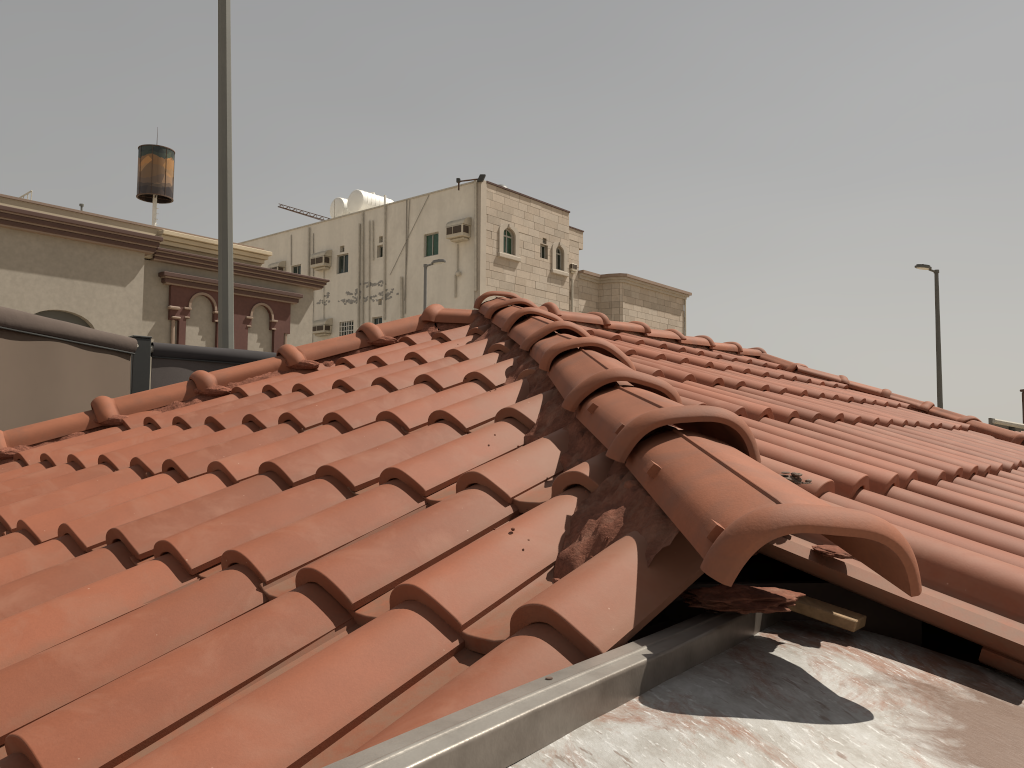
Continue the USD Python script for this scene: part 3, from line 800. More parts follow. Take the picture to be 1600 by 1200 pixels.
pr = bar_profile()
ss = np.linspace(-0.9, 0.79, 18)
bv = np.concatenate([BAR0 + BD * s + np.outer(pr[:, 0], BN) + np.outer(pr[:, 1] + ZT + 0.0012 * math.sin(s * 9), Z) for s in ss])
bf = grid_faces(len(ss), len(pr), True)
bm = trimesh.Trimesh(bv, bf, process=False)
if bm.volume < 0:
    bm.invert()
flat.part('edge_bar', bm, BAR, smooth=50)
for px, py in ((858, 1062), (1118, 958)):
    d = ray(px, py)
    q = EYE + d * ((ZT - EYE[2]) / d[2])
    flat.part('bar_screw', trimesh.util.concatenate([trimesh.creation.cylinder(0.0032, 0.0016, sections=10, transform=trimesh.transformations.translation_matrix(q + V(0, 0, 0.001)))]), RUST)
flat.part('support_wall', obox(BAR0, BD, BN, Z, -0.9, 0.8, 0.06, 1.7, 0, ZS - 0.27), CONCRETE)

# timber that sticks out below the hip, and the strip of board along the right tiles
ta = at(1217, 908, 1.08)
td = B * 0.99 + Z * -0.20 ; td /= np.linalg.norm(td)
tl = np.cross(td, Z); tl /= np.linalg.norm(tl)
tu = np.cross(tl, td)
roof.part('batten_end', obox(ta - Z * 0.022, td, tl, tu, -0.01, 0.100, -0.030, 0.012, -0.007, 0.007, 0.0012), WOOD)
# added dark boards: close the gaps below verge and hip, deepen the shade there
vb = R0 - A * (7 * W - 0.10)
roof.part('fascia_board', obox(V(vb[0], vb[1], 0), B, -A, Z, -0.05, 0.9, 0.03, 0.045, ZS - 0.26, ZS - 0.035), UNDERLAY)
hb = HIP_P + HIP_D * -0.13
roof.part('fascia_board', obox(V(hb[0], hb[1], 0), HIP_N, np.cross(Z, HIP_N), Z, -0.30, 0.26, -0.008, 0.008, ZS - 0.16, hb[2] - 0.138), UNDERLAY)  # added to fill the void below the hip with dark and stop light leaking
cl_ = L0 + B * 0.03
roof.part('fascia_board', obox(V(cl_[0], cl_[1], 0), A, B, Z, -0.45, -0.02, -0.02, -0.005, ZT - 0.12, ZT - 0.015), UNDERLAY)

# rough mortar at the end of the hip: a flap on the bar's end and a lump below the last cap
roof.part('mortar_flap', lump(at(1152, 930, 1.02) + V(0, 0.0, -0.004), 0.066, 0.050, 0.012, 21, 0.55), MORTAR, smooth=True)
roof.part('mortar_fill', lump(HIP_P + HIP_D * -0.14 + V(0.0, 0.05, -0.06), 0.13, 0.10, 0.06, 22, 0.5), MORTAR, smooth=True)
roof.part('mortar_fill', lump(at(1305, 862, 1.06), 0.022, 0.045, 0.006, 23, 0.25), MORTAR, smooth=True)
rubble = [lump(at(1214, 748, 1.15), 0.026, 0.022, 0.006, 25, 0.2)]
r4 = np.random.default_rng(12)
for k in range(26):
    rubble.append(lump(at(1232 + r4.normal(0, 17), 737 + r4.normal(0, 5), 1.14) - Z * 0.011, *(r4.uniform(0.002, 0.0065, 3) * V(1.3, 1.1, 0.45)), int(r4.integers(1, 999)), 0.4, 2))
roof.part('mortar_rubble', rubble, MORTAR_GREY, kind='stuff', smooth=True)
crumbs = []
r2 = np.random.default_rng(3)
for k in range(70):
    t = r2.uniform(-2.2, 0.0)
    side = 1 if r2.random() < 0.72 else -1
    w = r2.uniform(0.13, 0.30) if side > 0 else r2.uniform(0.13, 0.22)
    q = HIP_P + HIP_D * t + HIP_N * side * w
    q = on_left(q, 0.0) if side > 0 else on_right(q, 0.0)
    s = r2.uniform(0.001, 0.0032) * (1.6 if r2.random() < 0.1 else 1)
    # rest on the roll or in the pan below
    if side > 0:
        c = ((L0 - q) @ B) / W
    else:
        c = ((q - R0) @ -A) / W
    x = (c - round(c)) * W * (-1 if side > 0 else 1)
    zt = -0.047 + 0.047 * math.sqrt(max(0, 1 - (x / 0.0655) ** 2)) if abs(x) < 0.062 else -0.060
    crumbs.append(lump(q + Z * (zt - 0.012), s, s * r2.uniform(0.7, 1.3), s * 0.7, int(r2.integers(1, 9999)), 0.5, 1))
roof.part('mortar_crumbs', crumbs, MORTAR, kind='stuff')


def on_left_px(px, py, off=0.0):
    d = ray(px, py)
    p0 = L0 - NL * off
    return EYE + d * (((p0 - EYE) @ NL) / (d @ NL))


single('pebble', lump(on_left_px(274, 1168, 0.075), 0.007, 0.008, 0.006, 31, 0.4, 2), PEBBLE, 'grey pebble lying in a tile gutter near the lower left corner', 'pebble', smooth=True)
single('pebble', lump(on_left_px(256, 1040, 0.05) , 0.0035, 0.003, 0.002, 32, 0.4, 2), TANK, 'tiny pale chip lying in a gutter of the left slope', 'chip', smooth=True)
lf = lump(on_left_px(663, 628, 0.030), 0.016, 0.009, 0.004, 33, 0.2, 2)
single('dry_leaf', lf, LEAF, 'small dry olive leaf lying on a tile of the left slope', 'leaf', smooth=True)


# ------------------------------------------------------------------ facades
class Facade:
    """A vertical wall plane: s runs along dirn, z is the height above the ground, d the distance out of the wall."""

    def __init__(self, origin, dirn, normal):
        self.o = np.array([origin[0], origin[1], 0.0]); self.e = dirn; self.n = normal

    def hit(self, px, py, d=0.0):
        r = ray(px, py)
        p = EYE + r * (((self.o + self.n * d - EYE) @ self.n) / (r @ self.n))
        return (p - self.o) @ self.e, p[2]

    def box(self, s0, s1, z0, z1, d0, d1, bev=0.0):
        return obox(self.o, self.e, self.n, Z, min(s0, s1), max(s0, s1), d0, d1, min(z0, z1), max(z0, z1), bev)

    def px_box(self, x0, x1, y0, y1, d0, d1, bev=0.0):
        """A box whose front covers the photograph's pixels x0..x1, y0..y1 at its middle."""
        sa, _ = self.hit(x0, (y0 + y1) / 2); sb, _ = self.hit(x1, (y0 + y1) / 2)
        _, za = self.hit((x0 + x1) / 2, y1); _, zb = self.hit((x0 + x1) / 2, y0)
        return self.box(sa, sb, za, zb, d0, d1, bev)

    def rect(self, x0, x1, y0, y1):
        sa, _ = self.hit(x0, (y0 + y1) / 2); sb, _ = self.hit(x1, (y0 + y1) / 2)
        _, za = self.hit((x0 + x1) / 2, y1); _, zb = self.hit((x0 + x1) / 2, y0)
        return min(sa, sb), max(sa, sb), za, zb

    def poly(self, p, d0, d1):
        return extrude(p, d0, d1, self.o, self.e, Z, self.n)

    def pt(self, s, z, d=0.0):
        return self.o + self.e * s + self.n * d + Z * z


def arch_poly(s0, s1, z0, z1, spring=None, n=14):
    c, r = (s0 + s1) / 2, (s1 - s0) / 2
    zs = z1 - r if spring is None else spring
    a = np.linspace(0, np.pi, n)
    return Polygon([(s0, z0), (s1, z0)] + [(c + r * math.cos(t), zs + (z1 - zs) * math.sin(t)) for t in a])


def window(house, f, rect, d_out=0.02, arch=False, green=False, bars=False, mull=True, recess=0.14):
    """Recessed pane with its frame; returns nothing. The wall has its opening cut elsewhere."""
    s0, s1, z0, z1 = rect
    shape = arch_poly(s0, s1, z0, z1, spring=z1 - 0.27) if arch else sbox(s0, z0, s1, z1)
    fr = 0.05
    ring = shape.difference(shape.buffer(-fr, join_style=2))
    w = house.part('window', f.poly(ring, -recess, -recess + 0.05), WINDOW_FRAME)
    house.part('pane', f.poly(shape.buffer(-fr * 0.6, join_style=2), -recess + 0.004, -recess + 0.016), GLASS_GREEN if green else GLASS, under=w)
    if mull:
        c = (s0 + s1) / 2
        house.part('mullion', f.box(c - 0.025, c + 0.025, z0 + fr, z1 - fr - 0.02, -recess + 0.02, -recess + 0.045), WINDOW_FRAME, under=w)
        if arch:
            zs = z1 - 0.30
            house.part('transom', f.box(s0 + fr, s1 - fr, zs - 0.03, zs + 0.03, -recess + 0.018, -recess + 0.048), WINDOW_FRAME, under=w)
    if bars:
        for k in np.linspace(s0, s1, 7)[1:-1]:
            house.part('bar', f.box(k - 0.012, k + 0.012, z0, z1, -0.03, -0.006), WHITE_PAINT, under=w)
        for k in np.linspace(z0, z1, 5)[1:-1]:
            house.part('bar', f.box(s0, s1, k - 0.012, k + 0.012, -0.035, -0.010), WHITE_PAINT, under=w)


def aircon(f, rect, label, group=None, hood=True, depth=0.45):
    """Box of a window air conditioner with grilles on front and cheek, a drip tray below and a curved rain hood above."""
    s0, s1, z0, z1 = rect
    c = f.pt((s0 + s1) / 2, z0)
    t = Thing('air_conditioner', label, 'air conditioner', c, group)
    w, h = s1 - s0, z1 - z0
    t.part('case', f.box(s0, s1, z0, z1, 0.006, depth, 0.02), AC_BODY)
    t.part('grille', f.box(s0 + 0.07 * w, s1 - 0.45 * w, z0 + 0.30 * h, z1 - 0.1 * h, depth, depth + 0.012), GRILLE)
    t.part('grille', f.box(s0 + 0.60 * w, s1 - 0.07 * w, z0 + 0.30 * h, z1 - 0.1 * h, depth, depth + 0.012), GRILLE)
    for s, k in ((s0, -1), (s1, 1)):
        t.part('grille', f.box(min(s, s + k * 0.012), max(s, s + k * 0.012), z0 + 0.30 * h, z1 - 0.1 * h, depth * 0.3, depth * 0.9), GRILLE)
    t.part('drip_tray', f.box(s0 + 0.1 * w, s1 - 0.1 * w, z0 - 0.10, z0 - 0.004, 0.006, depth * 0.7, 0.03), AC_BODY)
    if hood:
        a = np.linspace(0, np.pi / 2, 7)
        prof = Polygon([(0.006, z1 + 0.006)] + [(depth * 0.95 * math.cos(q) + 0.006, z1 + 0.008 + 0.32 * math.sin(q)) for q in a] + [(0.006, z1 + 0.34)]).buffer(0)
        t.part('rain_hood', extrude(prof, s0 - 0.03, s1 + 0.03, f.o, f.n, Z, f.e), AC_BODY, smooth=30)
    return t


# ------------------------------------------------------------------ the white and stone-clad house
C0 = at(750, 450, 31.6)
FW = Facade(C0, -B, A)                               # plastered side, to the left
FS = Facade(C0, -A, B)                               # stone-clad side, to the right
_, ZTOP = FS.hit(750.5, 282)
S_END, _ = FS.hit(889, 400)
SW_END = FW.hit(330, 450)[0]
house = Thing('plastered_house', 'tall house behind the roof, white plaster on one side and stone slabs on the other', 'house', FS.pt(S_END / 2, 0, -4.5))

win_w = [(455, 470, 414, 431), (526, 544, 397, 427), (662, 685, 364, 400), (581, 597, 495, 513)]
win_bar = [(530, 552, 502, 532)]
win_small = [(531, 538, 384, 394), (592, 598, 369, 379), (589, 598, 383, 402), (591, 596.5, 467, 476.5)]
holes = [sbox(*[FW.rect(*w)[k] for k in (0, 2, 1, 3)]) for w in win_w + win_bar + win_small]
wall = sbox(0.0, 0.0, SW_END, ZTOP)
for h in holes:
    wall = wall.difference(h)
house.part('plaster_wall', FW.poly(wall, -0.30, 0.0), PLASTER)
for k, w in enumerate(win_w):
    window(house, FW, FW.rect(*w), green=(k == 2))
for w in win_bar:
    window(house, FW, FW.rect(*w), bars=True)
for w in win_small:
    window(house, FW, FW.rect(*w), mull=False, recess=0.2)
# roof slab and rear body
body = obox(FS.o, -A, -B, Z, 0.45, S_END - 0.3, 0.45, SW_END, 0, ZTOP - 0.5)
house.part('roof_slab', body, PLASTER)
house.part('parapet_coping', FW.box(-0.02, SW_END, ZTOP, ZTOP + 0.06, -0.32, 0.03), PIPE)

# stone-clad side
A1 = FS.rect(785, 804, 357, 397); A2 = FS.rect(867, 880, 385, 422)
Q1 = FS.rect(844, 856, 382, 404); Q2 = FS.rect(848, 854, 372, 381)
open_s = [arch_poly(*A1, spring=A1[3] - 0.27), arch_poly(*A2, spring=A2[3] - 0.27), sbox(Q1[0], Q1[2], Q1[1], Q1[3]), sbox(Q2[0], Q2[2], Q2[1], Q2[3])]
wall = sbox(0.0, 0.0, S_END, ZTOP)
for h in open_s:
    wall = wall.difference(h)
house.part('stone_backing', FS.poly(wall, -0.30, -0.012), JOINT)


def cladding(thing, f, s0, s1, z0, z1, holes_, seed, hh=0.31, ww=0.78, d=0.0):
    """Stone slabs in running bond, each its own piece."""
    r = np.random.default_rng(seed)
    rows = int(round((z1 - z0) / hh))
    h = (z1 - z0) / rows
    n = 0
    for i in range(rows):
        s = s0 - r.uniform(0, ww)
        while s < s1:
            w = ww * r.uniform(0.75, 1.2)
            p = sbox(max(s, s0) + 0.006, z0 + i * h + 0.006, min(s + w, s1) - 0.006, z0 + (i + 1) * h - 0.006) if min(s + w, s1) - max(s, s0) > 0.05 else None
            s += w
            if p is None:
                continue
            for q in holes_:
                p = p.difference(q)
            if p.is_empty or p.area < 0.004:
                continue
            m = f.poly(p, d - 0.012, d + r.uniform(0.0, 0.010))
            if m is not None:
                thing.part('stone_slab', m, STONE)
                n += 1
    return n


z_low = FS.hit(760, 520)[1]
n_st = cladding(house, FS, 0.30, S_END, z_low, ZTOP, open_s, 11)
house.part('corner_pilaster', obox(FS.o, FS.e, FS.n, Z, -0.03, 0.30, -0.25, 0.03, 0, ZTOP + 0.03), STONE_TRIM)
house.part('stone_coping', FS.box(0.30, S_END + 0.02, ZTOP, ZTOP + 0.07, -0.3, 0.05), BROWN)
for k, (rc, hole) in enumerate(((A1, open_s[0]), (A2, open_s[1]))):
    window(house, FS, rc, arch=True, green=(k == 0), recess=0.16)
    s0, s1, z0, z1 = rc
    o = arch_poly(s0 - 0.24, s1 + 0.24, z0 - 0.05, z1 + 0.17, spring=z1 - 0.16)
    sur = house.part('window_surround', FS.poly(o.difference(hole.buffer(0.002)), -0.10, 0.06), STONE_TRIM)
    house.part('keystone', FS.poly(Polygon([((s0 + s1) / 2 - 0.07, z1 + 0.02), ((s0 + s1) / 2 + 0.07, z1 + 0.02), ((s0 + s1) / 2 + 0.08, z1 + 0.16), ((s0 + s1) / 2 - 0.08, z1 + 0.16)]), 0.061, 0.11), STONE_TRIM, under=sur)
    house.part('sill', FS.box(s0 - 0.30, s1 + 0.30, z0 - 0.22, z0 - 0.052, -0.05, 0.12, 0.02), STONE_TRIM, under=sur)
for q in (Q1, Q2):
    window(house, FS, q, mull=(q is Q1), recess=0.18)

# the narrow set-back part and the lower wing to the right
F2 = Facade(FS.pt(0, 0, -0.35), -A, B)
sa = F2.hit(886, 400)[0]; sb = F2.hit(911, 375)[0]; sc = F2.hit(904.5, 410)[0]
zt2, zb2 = F2.hit(900, 359)[1], F2.hit(908, 389)[1]
zw = F2.hit(905, 426)[1]
house.part('stone_backing', F2.box(sa, sc, 0, zb2 + 0.001, -3.2, -0.012), JOINT)
house.part('stone_backing', F2.box(sa, sb, zb2, zt2, -3.2, -0.010), JOINT)
cladding(house, F2, sa, sc, F2.hit(897, 500)[1], zb2, [], 12)
cladding(house, F2, sa, sb, zb2, zt2, [], 13)
house.part('stone_coping', F2.box(sa, sb + 0.03, zt2, zt2 + 0.06, -3.2, 0.04), BROWN)

s_b0 = F2.hit(935, 450)[0]
BAY = 1.1
F3 = Facade(FS.pt(0, 0, -0.35 + BAY), -A, B)
s_b1, s_e = F3.hit(973, 450)[0], F3.hit(1069, 490)[0]
z_wt = F3.hit(1069, 468)[1]
zwl = F3.hit(1000, 520)[1]
# recessed stretch, curved bay side, and the long face
house.part('stone_backing', F2.box(sc, s_b1 + 0.3, 0, z_wt - 0.01, -3.0, -0.012), JOINT)
cladding(house, F2, sc, s_b0, zwl - 0.5, z_wt, [], 14)
ds = s_b1 - s_b0
prof_ = [(s_b0, 0.0), (s_b0 + 0.30 * ds, 0.60 * BAY), (s_b0 + 0.66 * ds, 0.92 * BAY), (s_b1, BAY)]
bay_poly = Polygon(prof_ + [(s_e, BAY), (s_e, -3.0), (s_b0, -3.0)])
house.part('stone_backing', extrude(bay_poly.buffer(-0.012), 0, z_wt - 0.01, F2.o, F2.e, F2.n, Z), JOINT)
cladding(house, F3, s_b1, s_e, zwl - 0.5, z_wt, [], 15)
for k, (p, q) in enumerate(zip(prof_[:-1], prof_[1:])):
    u_ = np.subtract(q, p); l_ = np.linalg.norm(u_); u_ = u_ / l_
    cladding(house, Facade(F2.pt(p[0], 0, p[1]), F2.e * u_[0] + F2.n * u_[1], F2.n * u_[0] - F2.e * u_[1]), 0.0, l_, zwl - 0.5, z_wt, [], 16 + k)
for k, (gr, h0, h1) in enumerate(((0.10, 0.0, 0.12), (0.20, 0.122, 0.22), (0.30, 0.222, 0.36))):
    house.part('wing_cornice', extrude(bay_poly.buffer(gr, join_style=2).union(sbox(sc - 0.05, -0.3, s_b0 + 0.1, gr)), z_wt + h0, z_wt + h1, F2.o, F2.e, F2.n, Z), (STONE_TRIM, STONE_TRIM, TAN)[k])
house.part('drain_pipe', tube([F3.pt(s_e + 0.02, 0, 0.05), F3.pt(s_e + 0.02, z_wt, 0.05)], 0.05), PIPE)
sp_ = F2.hit(892, 470)[0]
house.part('drain_pipe', tube([F2.pt(sp_, 0, 0.07), F2.pt(sp_, F2.hit(892, 436)[1], 0.07)], 0.05), PIPE)

# pipes and cables on the plastered side
def wall_pipe(x0, y0, x1, y1, r, m, name='drain_pipe'):
    (sA, zA), (sB, zB) = FW.hit(x0, y0), FW.hit(x1, y1)
    house.part(name, tube([FW.pt(sA, zA, r + 0.02), FW.pt(sB, zB, r + 0.02)], r, 8), m, smooth=40)


for x0, y0, x1, y1, r, m in ((456, 367, 456, 415, 0.02, CABLE), (484.5, 356, 484, 432, 0.05, PIPE), (490.5, 365, 490.5, 432, 0.02, CABLE), (563.5, 350, 561.5, 512, 0.045, PIPE), (568.5, 332, 568, 512, 0.05, PIPE),
                             (578.5, 345, 578, 512, 0.03, PIPE), (583.8, 345, 584.5, 407, 0.03, PIPE), (603.5, 322, 602, 500, 0.045, PIPE), (636.5, 312, 634, 490, 0.02, CABLE), (641, 312, 633, 470, 0.015, CABLE),
                             (629, 433, 630, 497, 0.06, PIPE), (716.3, 382, 716, 428, 0.03, PIPE), (713, 430, 713, 465, 0.04, PIPE), (507, 423, 507, 510, 0.02, PIPE), (745, 283, 745, 455, 0.06, PIPE), (491, 440, 488, 545, 0.025, PIPE)):
    wall_pipe(x0, y0, x1, y1, r, m)
wall_pipe(671, 305, 610, 430, 0.012, CABLE, 'loose_cable')
sA, zA = FW.hit(719, 428)
house.part('pipe_elbow', trimesh.creation.icosphere(subdivisions=2, radius=0.11).apply_translation(FW.pt(sA, zA, 0.12)), PIPE, smooth=True)
# flaked patches of plaster
fl = []
r3 = np.random.default_rng(17)
for (cx, cy, sx, sy, n) in ((543, 471, 26, 3.0, 34), (553, 456, 9, 5, 16), (582, 444, 14, 3.0, 26), (604, 459, 12, 6, 22), (570, 466, 18, 3, 26), (512, 462, 4, 6, 8), (500, 474, 8, 4, 8), (596, 440, 6, 3, 6)):
    for k in range(n):
        q = FW.hit(r3.normal(cx, sx * 0.6), r3.normal(cy, sy * 0.6))
        a = np.linspace(0, 2 * np.pi, 9)[:-1]
        rr = r3.uniform(0.3, 1.0, 8)
        fl.append(FW.poly(Polygon(np.c_[q[0] + 0.13 * rr * np.cos(a), q[1] + 0.075 * rr * np.sin(a)]).buffer(0), 0.001, 0.005 + 0.004 * r3.random()))
house.part('flaked_plaster', [m for m in fl if m is not None], PEEL, kind='stuff')

aircon(FW, FW.rect(710, 736, 356, 374), 'window air conditioner with rain hood near the corner pipe of the white wall', depth=0.5)
aircon(FW, FW.rect(497, 518, 404, 419), 'window air conditioner with rain hood left of the middle upper window', depth=0.45)
aircon(FW, FW.rect(498, 519, 510, 522), 'window air conditioner beside the barred lower window', depth=0.45)
aircon(FW, FW.rect(430, 446, 420, 428), 'window air conditioner half hidden by the brown cornice', depth=0.45)
aircon(F2, F2.rect(890, 897.5, 413, 424), 'small air conditioner on the stone side, right of the second arched window', hood=False, depth=0.15)

# on the roof of that house
def water_tank(c, r, length, label):
    t = Thing('water_tank', label, 'water tank', c - Z * r, 'water tanks on the white house')
    a = np.linspace(0, np.pi / 2, 8)
    prof = [(0, -length / 2 - 0.22 * r)] + [(r * math.sin(q), -length / 2 - 0.22 * r * math.cos(q)) for q in a[1:]]
    for k in range(1, 8):
        zc = -length / 2 + length * k / 8
        prof += [(r, zc - 0.04), (r * 1.03, zc), (r, zc + 0.04)]
    prof += [(r * math.sin(q), length / 2 + 0.22 * r * math.cos(q)) for q in a[::-1][:-1]] + [(0, length / 2 + 0.22 * r)]
    m = trimesh.creation.revolve(np.array(prof), sections=32)
    v = np.asarray(m.vertices)
    m = trimesh.Trimesh(c + np.outer(v[:, 0], B) + np.outer(v[:, 1], Z) + np.outer(v[:, 2], -A), m.faces, process=False)
    if m.volume < 0:
        m.invert()
    t.part('shell', m, TANK, smooth=35)
    t.part('hatch', trimesh.creation.cylinder(0.24 * r, 0.12, sections=20, transform=trimesh.transformations.translation_matrix(c + Z * (r + 0.03))), TANK)
    for k in (-1, 1):
        t.part('saddle', obox(c - A * k * length * 0.3, -A, B, Z, -0.12, 0.12, -r * 0.8, r * 0.8, -r - 0.6, -r * 0.75), CONCRETE)


water_tank(at(545, 331, 42.0), 0.58, 1.5, 'white ribbed water tank, left of the two on the white house')
water_tank(at(581, 323, 41.0), 0.62, 2.1, 'white ribbed water tank, right of the two on the white house')
b0, b1 = at(434, 323, 44), at(508, 346, 44)
boom = Thing('lattice_boom', 'thin lattice boom rising over the roof left of the water tanks', 'lattice boom', b1)
pl = np.cross((b1 - b0) / np.linalg.norm(b1 - b0), V(0, 1, 0)); pl /= np.linalg.norm(pl)
if pl[2] < 0:
    pl = -pl
rails = [(b0, b1 + (b1 - b0) * 0.2), (b0 + pl * 0.17, b1 + pl * 0.23 + (b1 - b0) * 0.2), (b0 + pl * 0.08 + Y * 0.25, b1 + pl * 0.12 + Y * 0.3 + (b1 - b0) * 0.2)]
for p, q in rails:
    boom.part('rail', tube([p, q], 0.022, 6), RUST)
for k in range(17):
    t0, t1 = k / 17, (k + 1) / 17
    i, j = (0, 1) if k % 2 == 0 else (1, 0)
    boom.part('strut', tube([rails[i][0] + (rails[i][1] - rails[i][0]) * t0, rails[j][0] + (rails[j][1] - rails[j][0]) * t1], 0.014, 5), RUST)
    boom.part('strut', tube([rails[2][0] + (rails[2][1] - rails[2][0]) * t0, rails[j][0] + (rails[j][1] - rails[j][0]) * t1], 0.014, 5), RUST)

arm = Thing('roof_corner_bracket', 'dark bracket arm on the top corner of the white house', 'bracket', C0 * V(1, 1, 0) + Z * ZTOP)
p0, p1 = at(717, 283.5, 31.7), at(750, 279.5, 31.5)
arm.part('arm', tube([p0, p1], 0.03, 8), RUST)
arm.part('foot', tube([p0, p0 - Z * 0.35], 0.035, 8), RUST)
arm.part('lamp_head', obox(p1, X, Y, V(0.4, 0, 0.9), -0.07, 0.16, -0.1, 0.1, -0.12, 0.18, 0.02), POST)
arm.part('lamp_head', obox(p0, X, Y, Z, -0.10, 0.06, -0.08, 0.08, -0.04, 0.12, 0.02), POST)
dsh = Thing('satellite_dish', 'dark rounded dish edge on the roof line of the stone side', 'dish', at(782, 300, 33.5))
cap_s = trimesh.creation.icosphere(subdivisions=3, radius=0.42)
cap_s = clip(cap_s, V(0, 0, -0.05), V(0, 0, 1)).apply_translation(at(782, 297, 33.2) - Z * 0.2)
dsh.part('bowl', cap_s, POLE_DARK, smooth=True)
dsh.part('mast', tube([at(782, 297, 33.2) - Z * 0.9, at(782, 297, 33.2) - Z * 0.1], 0.03, 8), POLE_DARK)
pp = Thing('vent_pipe', 'white vent pipe standing above the wall top, right of the tanks', 'pipe', at(602, 318, 35.8))
pp.part('stem', tube([at(602, 322, 35.8), at(601.5, 305, 35.8)], 0.05, 10), WHITE_PAINT, smooth=40)
pp = Thing('roof_rod', 'thin dark rod standing before the left water tank', 'rod', at(523, 345, 39))
pp.part('stem', tube([at(523, 347, 39), at(522.5, 312, 39)], 0.02, 8), CABLE)

# ------------------------------------------------------------------ the beige villa at the left
V1 = at(224, 450, 17.5)
FV1 = Facade(V1, -A, B)
s_l = FV1.hit(-160, 450)[0]
villa = Thing('beige_villa', 'beige villa with brown stepped cornices and maroon arched frame, at the left', 'villa', FV1.pt(1.5, 0, -3))
zc1b = FV1.hit(222, 395)[1]
FV2 = Facade(FV1.pt(0, 0, -0.45), -A, B)
s_r = FV2.hit(489, 480)[0]
zc2t = FV2.hit(240, 394)[1]
zc2b = FV2.hit(240, 408)[1]
niche = arch_poly(*FV1.rect(36, 150, 484, 560), spring=FV1.hit(90, 517)[1])
villa.part('stone_wall', FV1.poly(sbox(s_l, 0, 0, zc1b).difference(niche), -0.6, 0.0), VILLA)
villa.part('arched_shutter', FV1.poly(niche, -0.25, -0.15), POLE_DARK)
villa.part('stone_wall', FV2.box(-0.02, s_r, 0, zc2b, -6.0, 0.0), VILLA)
villa.part('stone_wall', FV1.box(s_l, -0.02, 0, zc1b - 0.05, -6.0, -0.62), VILLA)


def stepped(thing, f, s0, s1, zb, zt, out, ends=(0, 1), n=3):
    """A cornice of n projecting brown courses with pale fillets between them, returned round the ends named."""
    h = (zt - zb) / n
    for k in range(n):
        o = out * (0.45 + 0.55 * (k + 1) / n)
        e0, e1 = (o if ends[0] else 0), (o if ends[1] else 0)
        thing.part('cornice_course', f.box(s0 - e0, s1 + e1, zb + k * h + 0.03, zb + (k + 1) * h, -0.45, o, 0.012), BROWN)
        thing.part('cornice_fillet', f.box(s0 - e0 * 0.8, s1 + e1 * 0.8, zb + k * h, zb + k * h + 0.029, -0.44, o * 0.86), TAN)


z1t = FV1.hit(222, 369)[1]
stepped(villa, FV1, s_l, 0.0, zc1b, z1t, 0.27, (0, 1))
z2t = FV2.hit(240, 390)[1]
stepped(villa, FV2, 0.35, s_r, zc2b, z2t, 0.30, (0, 1))
# parapets above
FV3 = Facade(FV1.pt(0, 0, -0.35), -A, B)
zp = FV3.hit(222, 353)[1]
villa.part('parapet', FV3.box(s_l, FV3.hit(409, 420)[0], zc1b, zp, -0.25, 0.0), CREAM)
villa.part('parapet_coping', FV3.box(s_l, FV3.hit(411, 420)[0], zp, zp + 0.05, -0.28, 0.03), TAN)
zq0, zq1 = FV3.hit(330, 391)[1], FV3.hit(330, 385)[1]
sq = FV3.hit(410, 410)[0]
for k in range(3):
    villa.part('parapet_moulding', FV3.box(FV3.hit(246, 380)[0], sq + 0.06 * k, zq0 - 0.1 + k * 0.10, zq0 + k * 0.10 - 0.005, 0.004, 0.10 + 0.07 * k, 0.01), CREAM)
# maroon arched frame
a0, a1 = FV2.hit(263, 480)[0], FV2.hit(450, 500)[0]
zf_t = FV2.hit(272, 447)[1]
zt_c = FV2.hit(256, 427)[1]
frame = sbox(a0, 0.5, a1, zf_t)
arcs = []
for x0, x1, yt, ysp in ((288, 335, 461, 482), (385, 424, 477, 496)):
    c0, c1 = FV2.hit(x0, 520)[0], FV2.hit(x1, 520)[0]
    zt_, zs_ = FV2.hit((x0 + x1) / 2, yt)[1], FV2.hit((x0 + x1) / 2, ysp)[1]
    arcs.append((c0, c1, zt_, zs_))
    frame = frame.difference(arch_poly(c0 + 0.07, c1 - 0.07, 0.4, zt_, spring=zs_)).difference(sbox(c0 - 0.02, 0.4, c1 + 0.02, zs_ - 0.28))
zs_ = arcs[0][3]
frame = frame.difference(sbox(a0 - 1, 0.4, a0 + 0.22, zs_ - 0.35)).difference(sbox(a1 - 0.18, 0.4, a1 + 1, zs_ - 0.35))
villa.part('arched_frame', FV2.poly(frame, 0.004, 0.10), MAROON)
for c0, c1, zt_, zs_ in arcs:
    ring = arch_poly(c0 + 0.02, c1 - 0.02, zs_ - 0.02, zt_ + 0.05, spring=zs_).difference(arch_poly(c0 + 0.075, c1 - 0.075, 0.3, zt_ - 0.005, spring=zs_))
    villa.part('arch_moulding', FV2.poly(ring, 0.101, 0.13), TAN)
    for c in (c0, c1):
        villa.part('capital', FV2.box(c - 0.09, c + 0.09, zs_ - 0.08, zs_ - 0.03, 0.03, 0.14, 0.01), TAN)
        villa.part('capital', FV2.box(c - 0.06, c + 0.06, zs_ - 0.28, zs_ - 0.24, 0.03, 0.12, 0.01), TAN)
villa.part('capital', FV2.box(a0 - 0.06, a0 + 0.2, zs_ - 0.10, zs_ - 0.03, 0.06, 0.18, 0.02), TAN)
villa.part('capital', FV2.box(a0 + 0.02, a0 + 0.24, zs_ - 0.30, zs_ - 0.25, 0.05, 0.15, 0.02), TAN)
for s in (a0 + 0.10, a1 - 0.1):
    villa.part('colonnette', FV2.box(s - 0.04, s + 0.04, 0.4, zs_ - 0.3, 0.02, 0.085, 0.02), TAN)
stepped(villa, FV2, a0, a1, zf_t, zt_c, 0.26, (1, 1), 2)

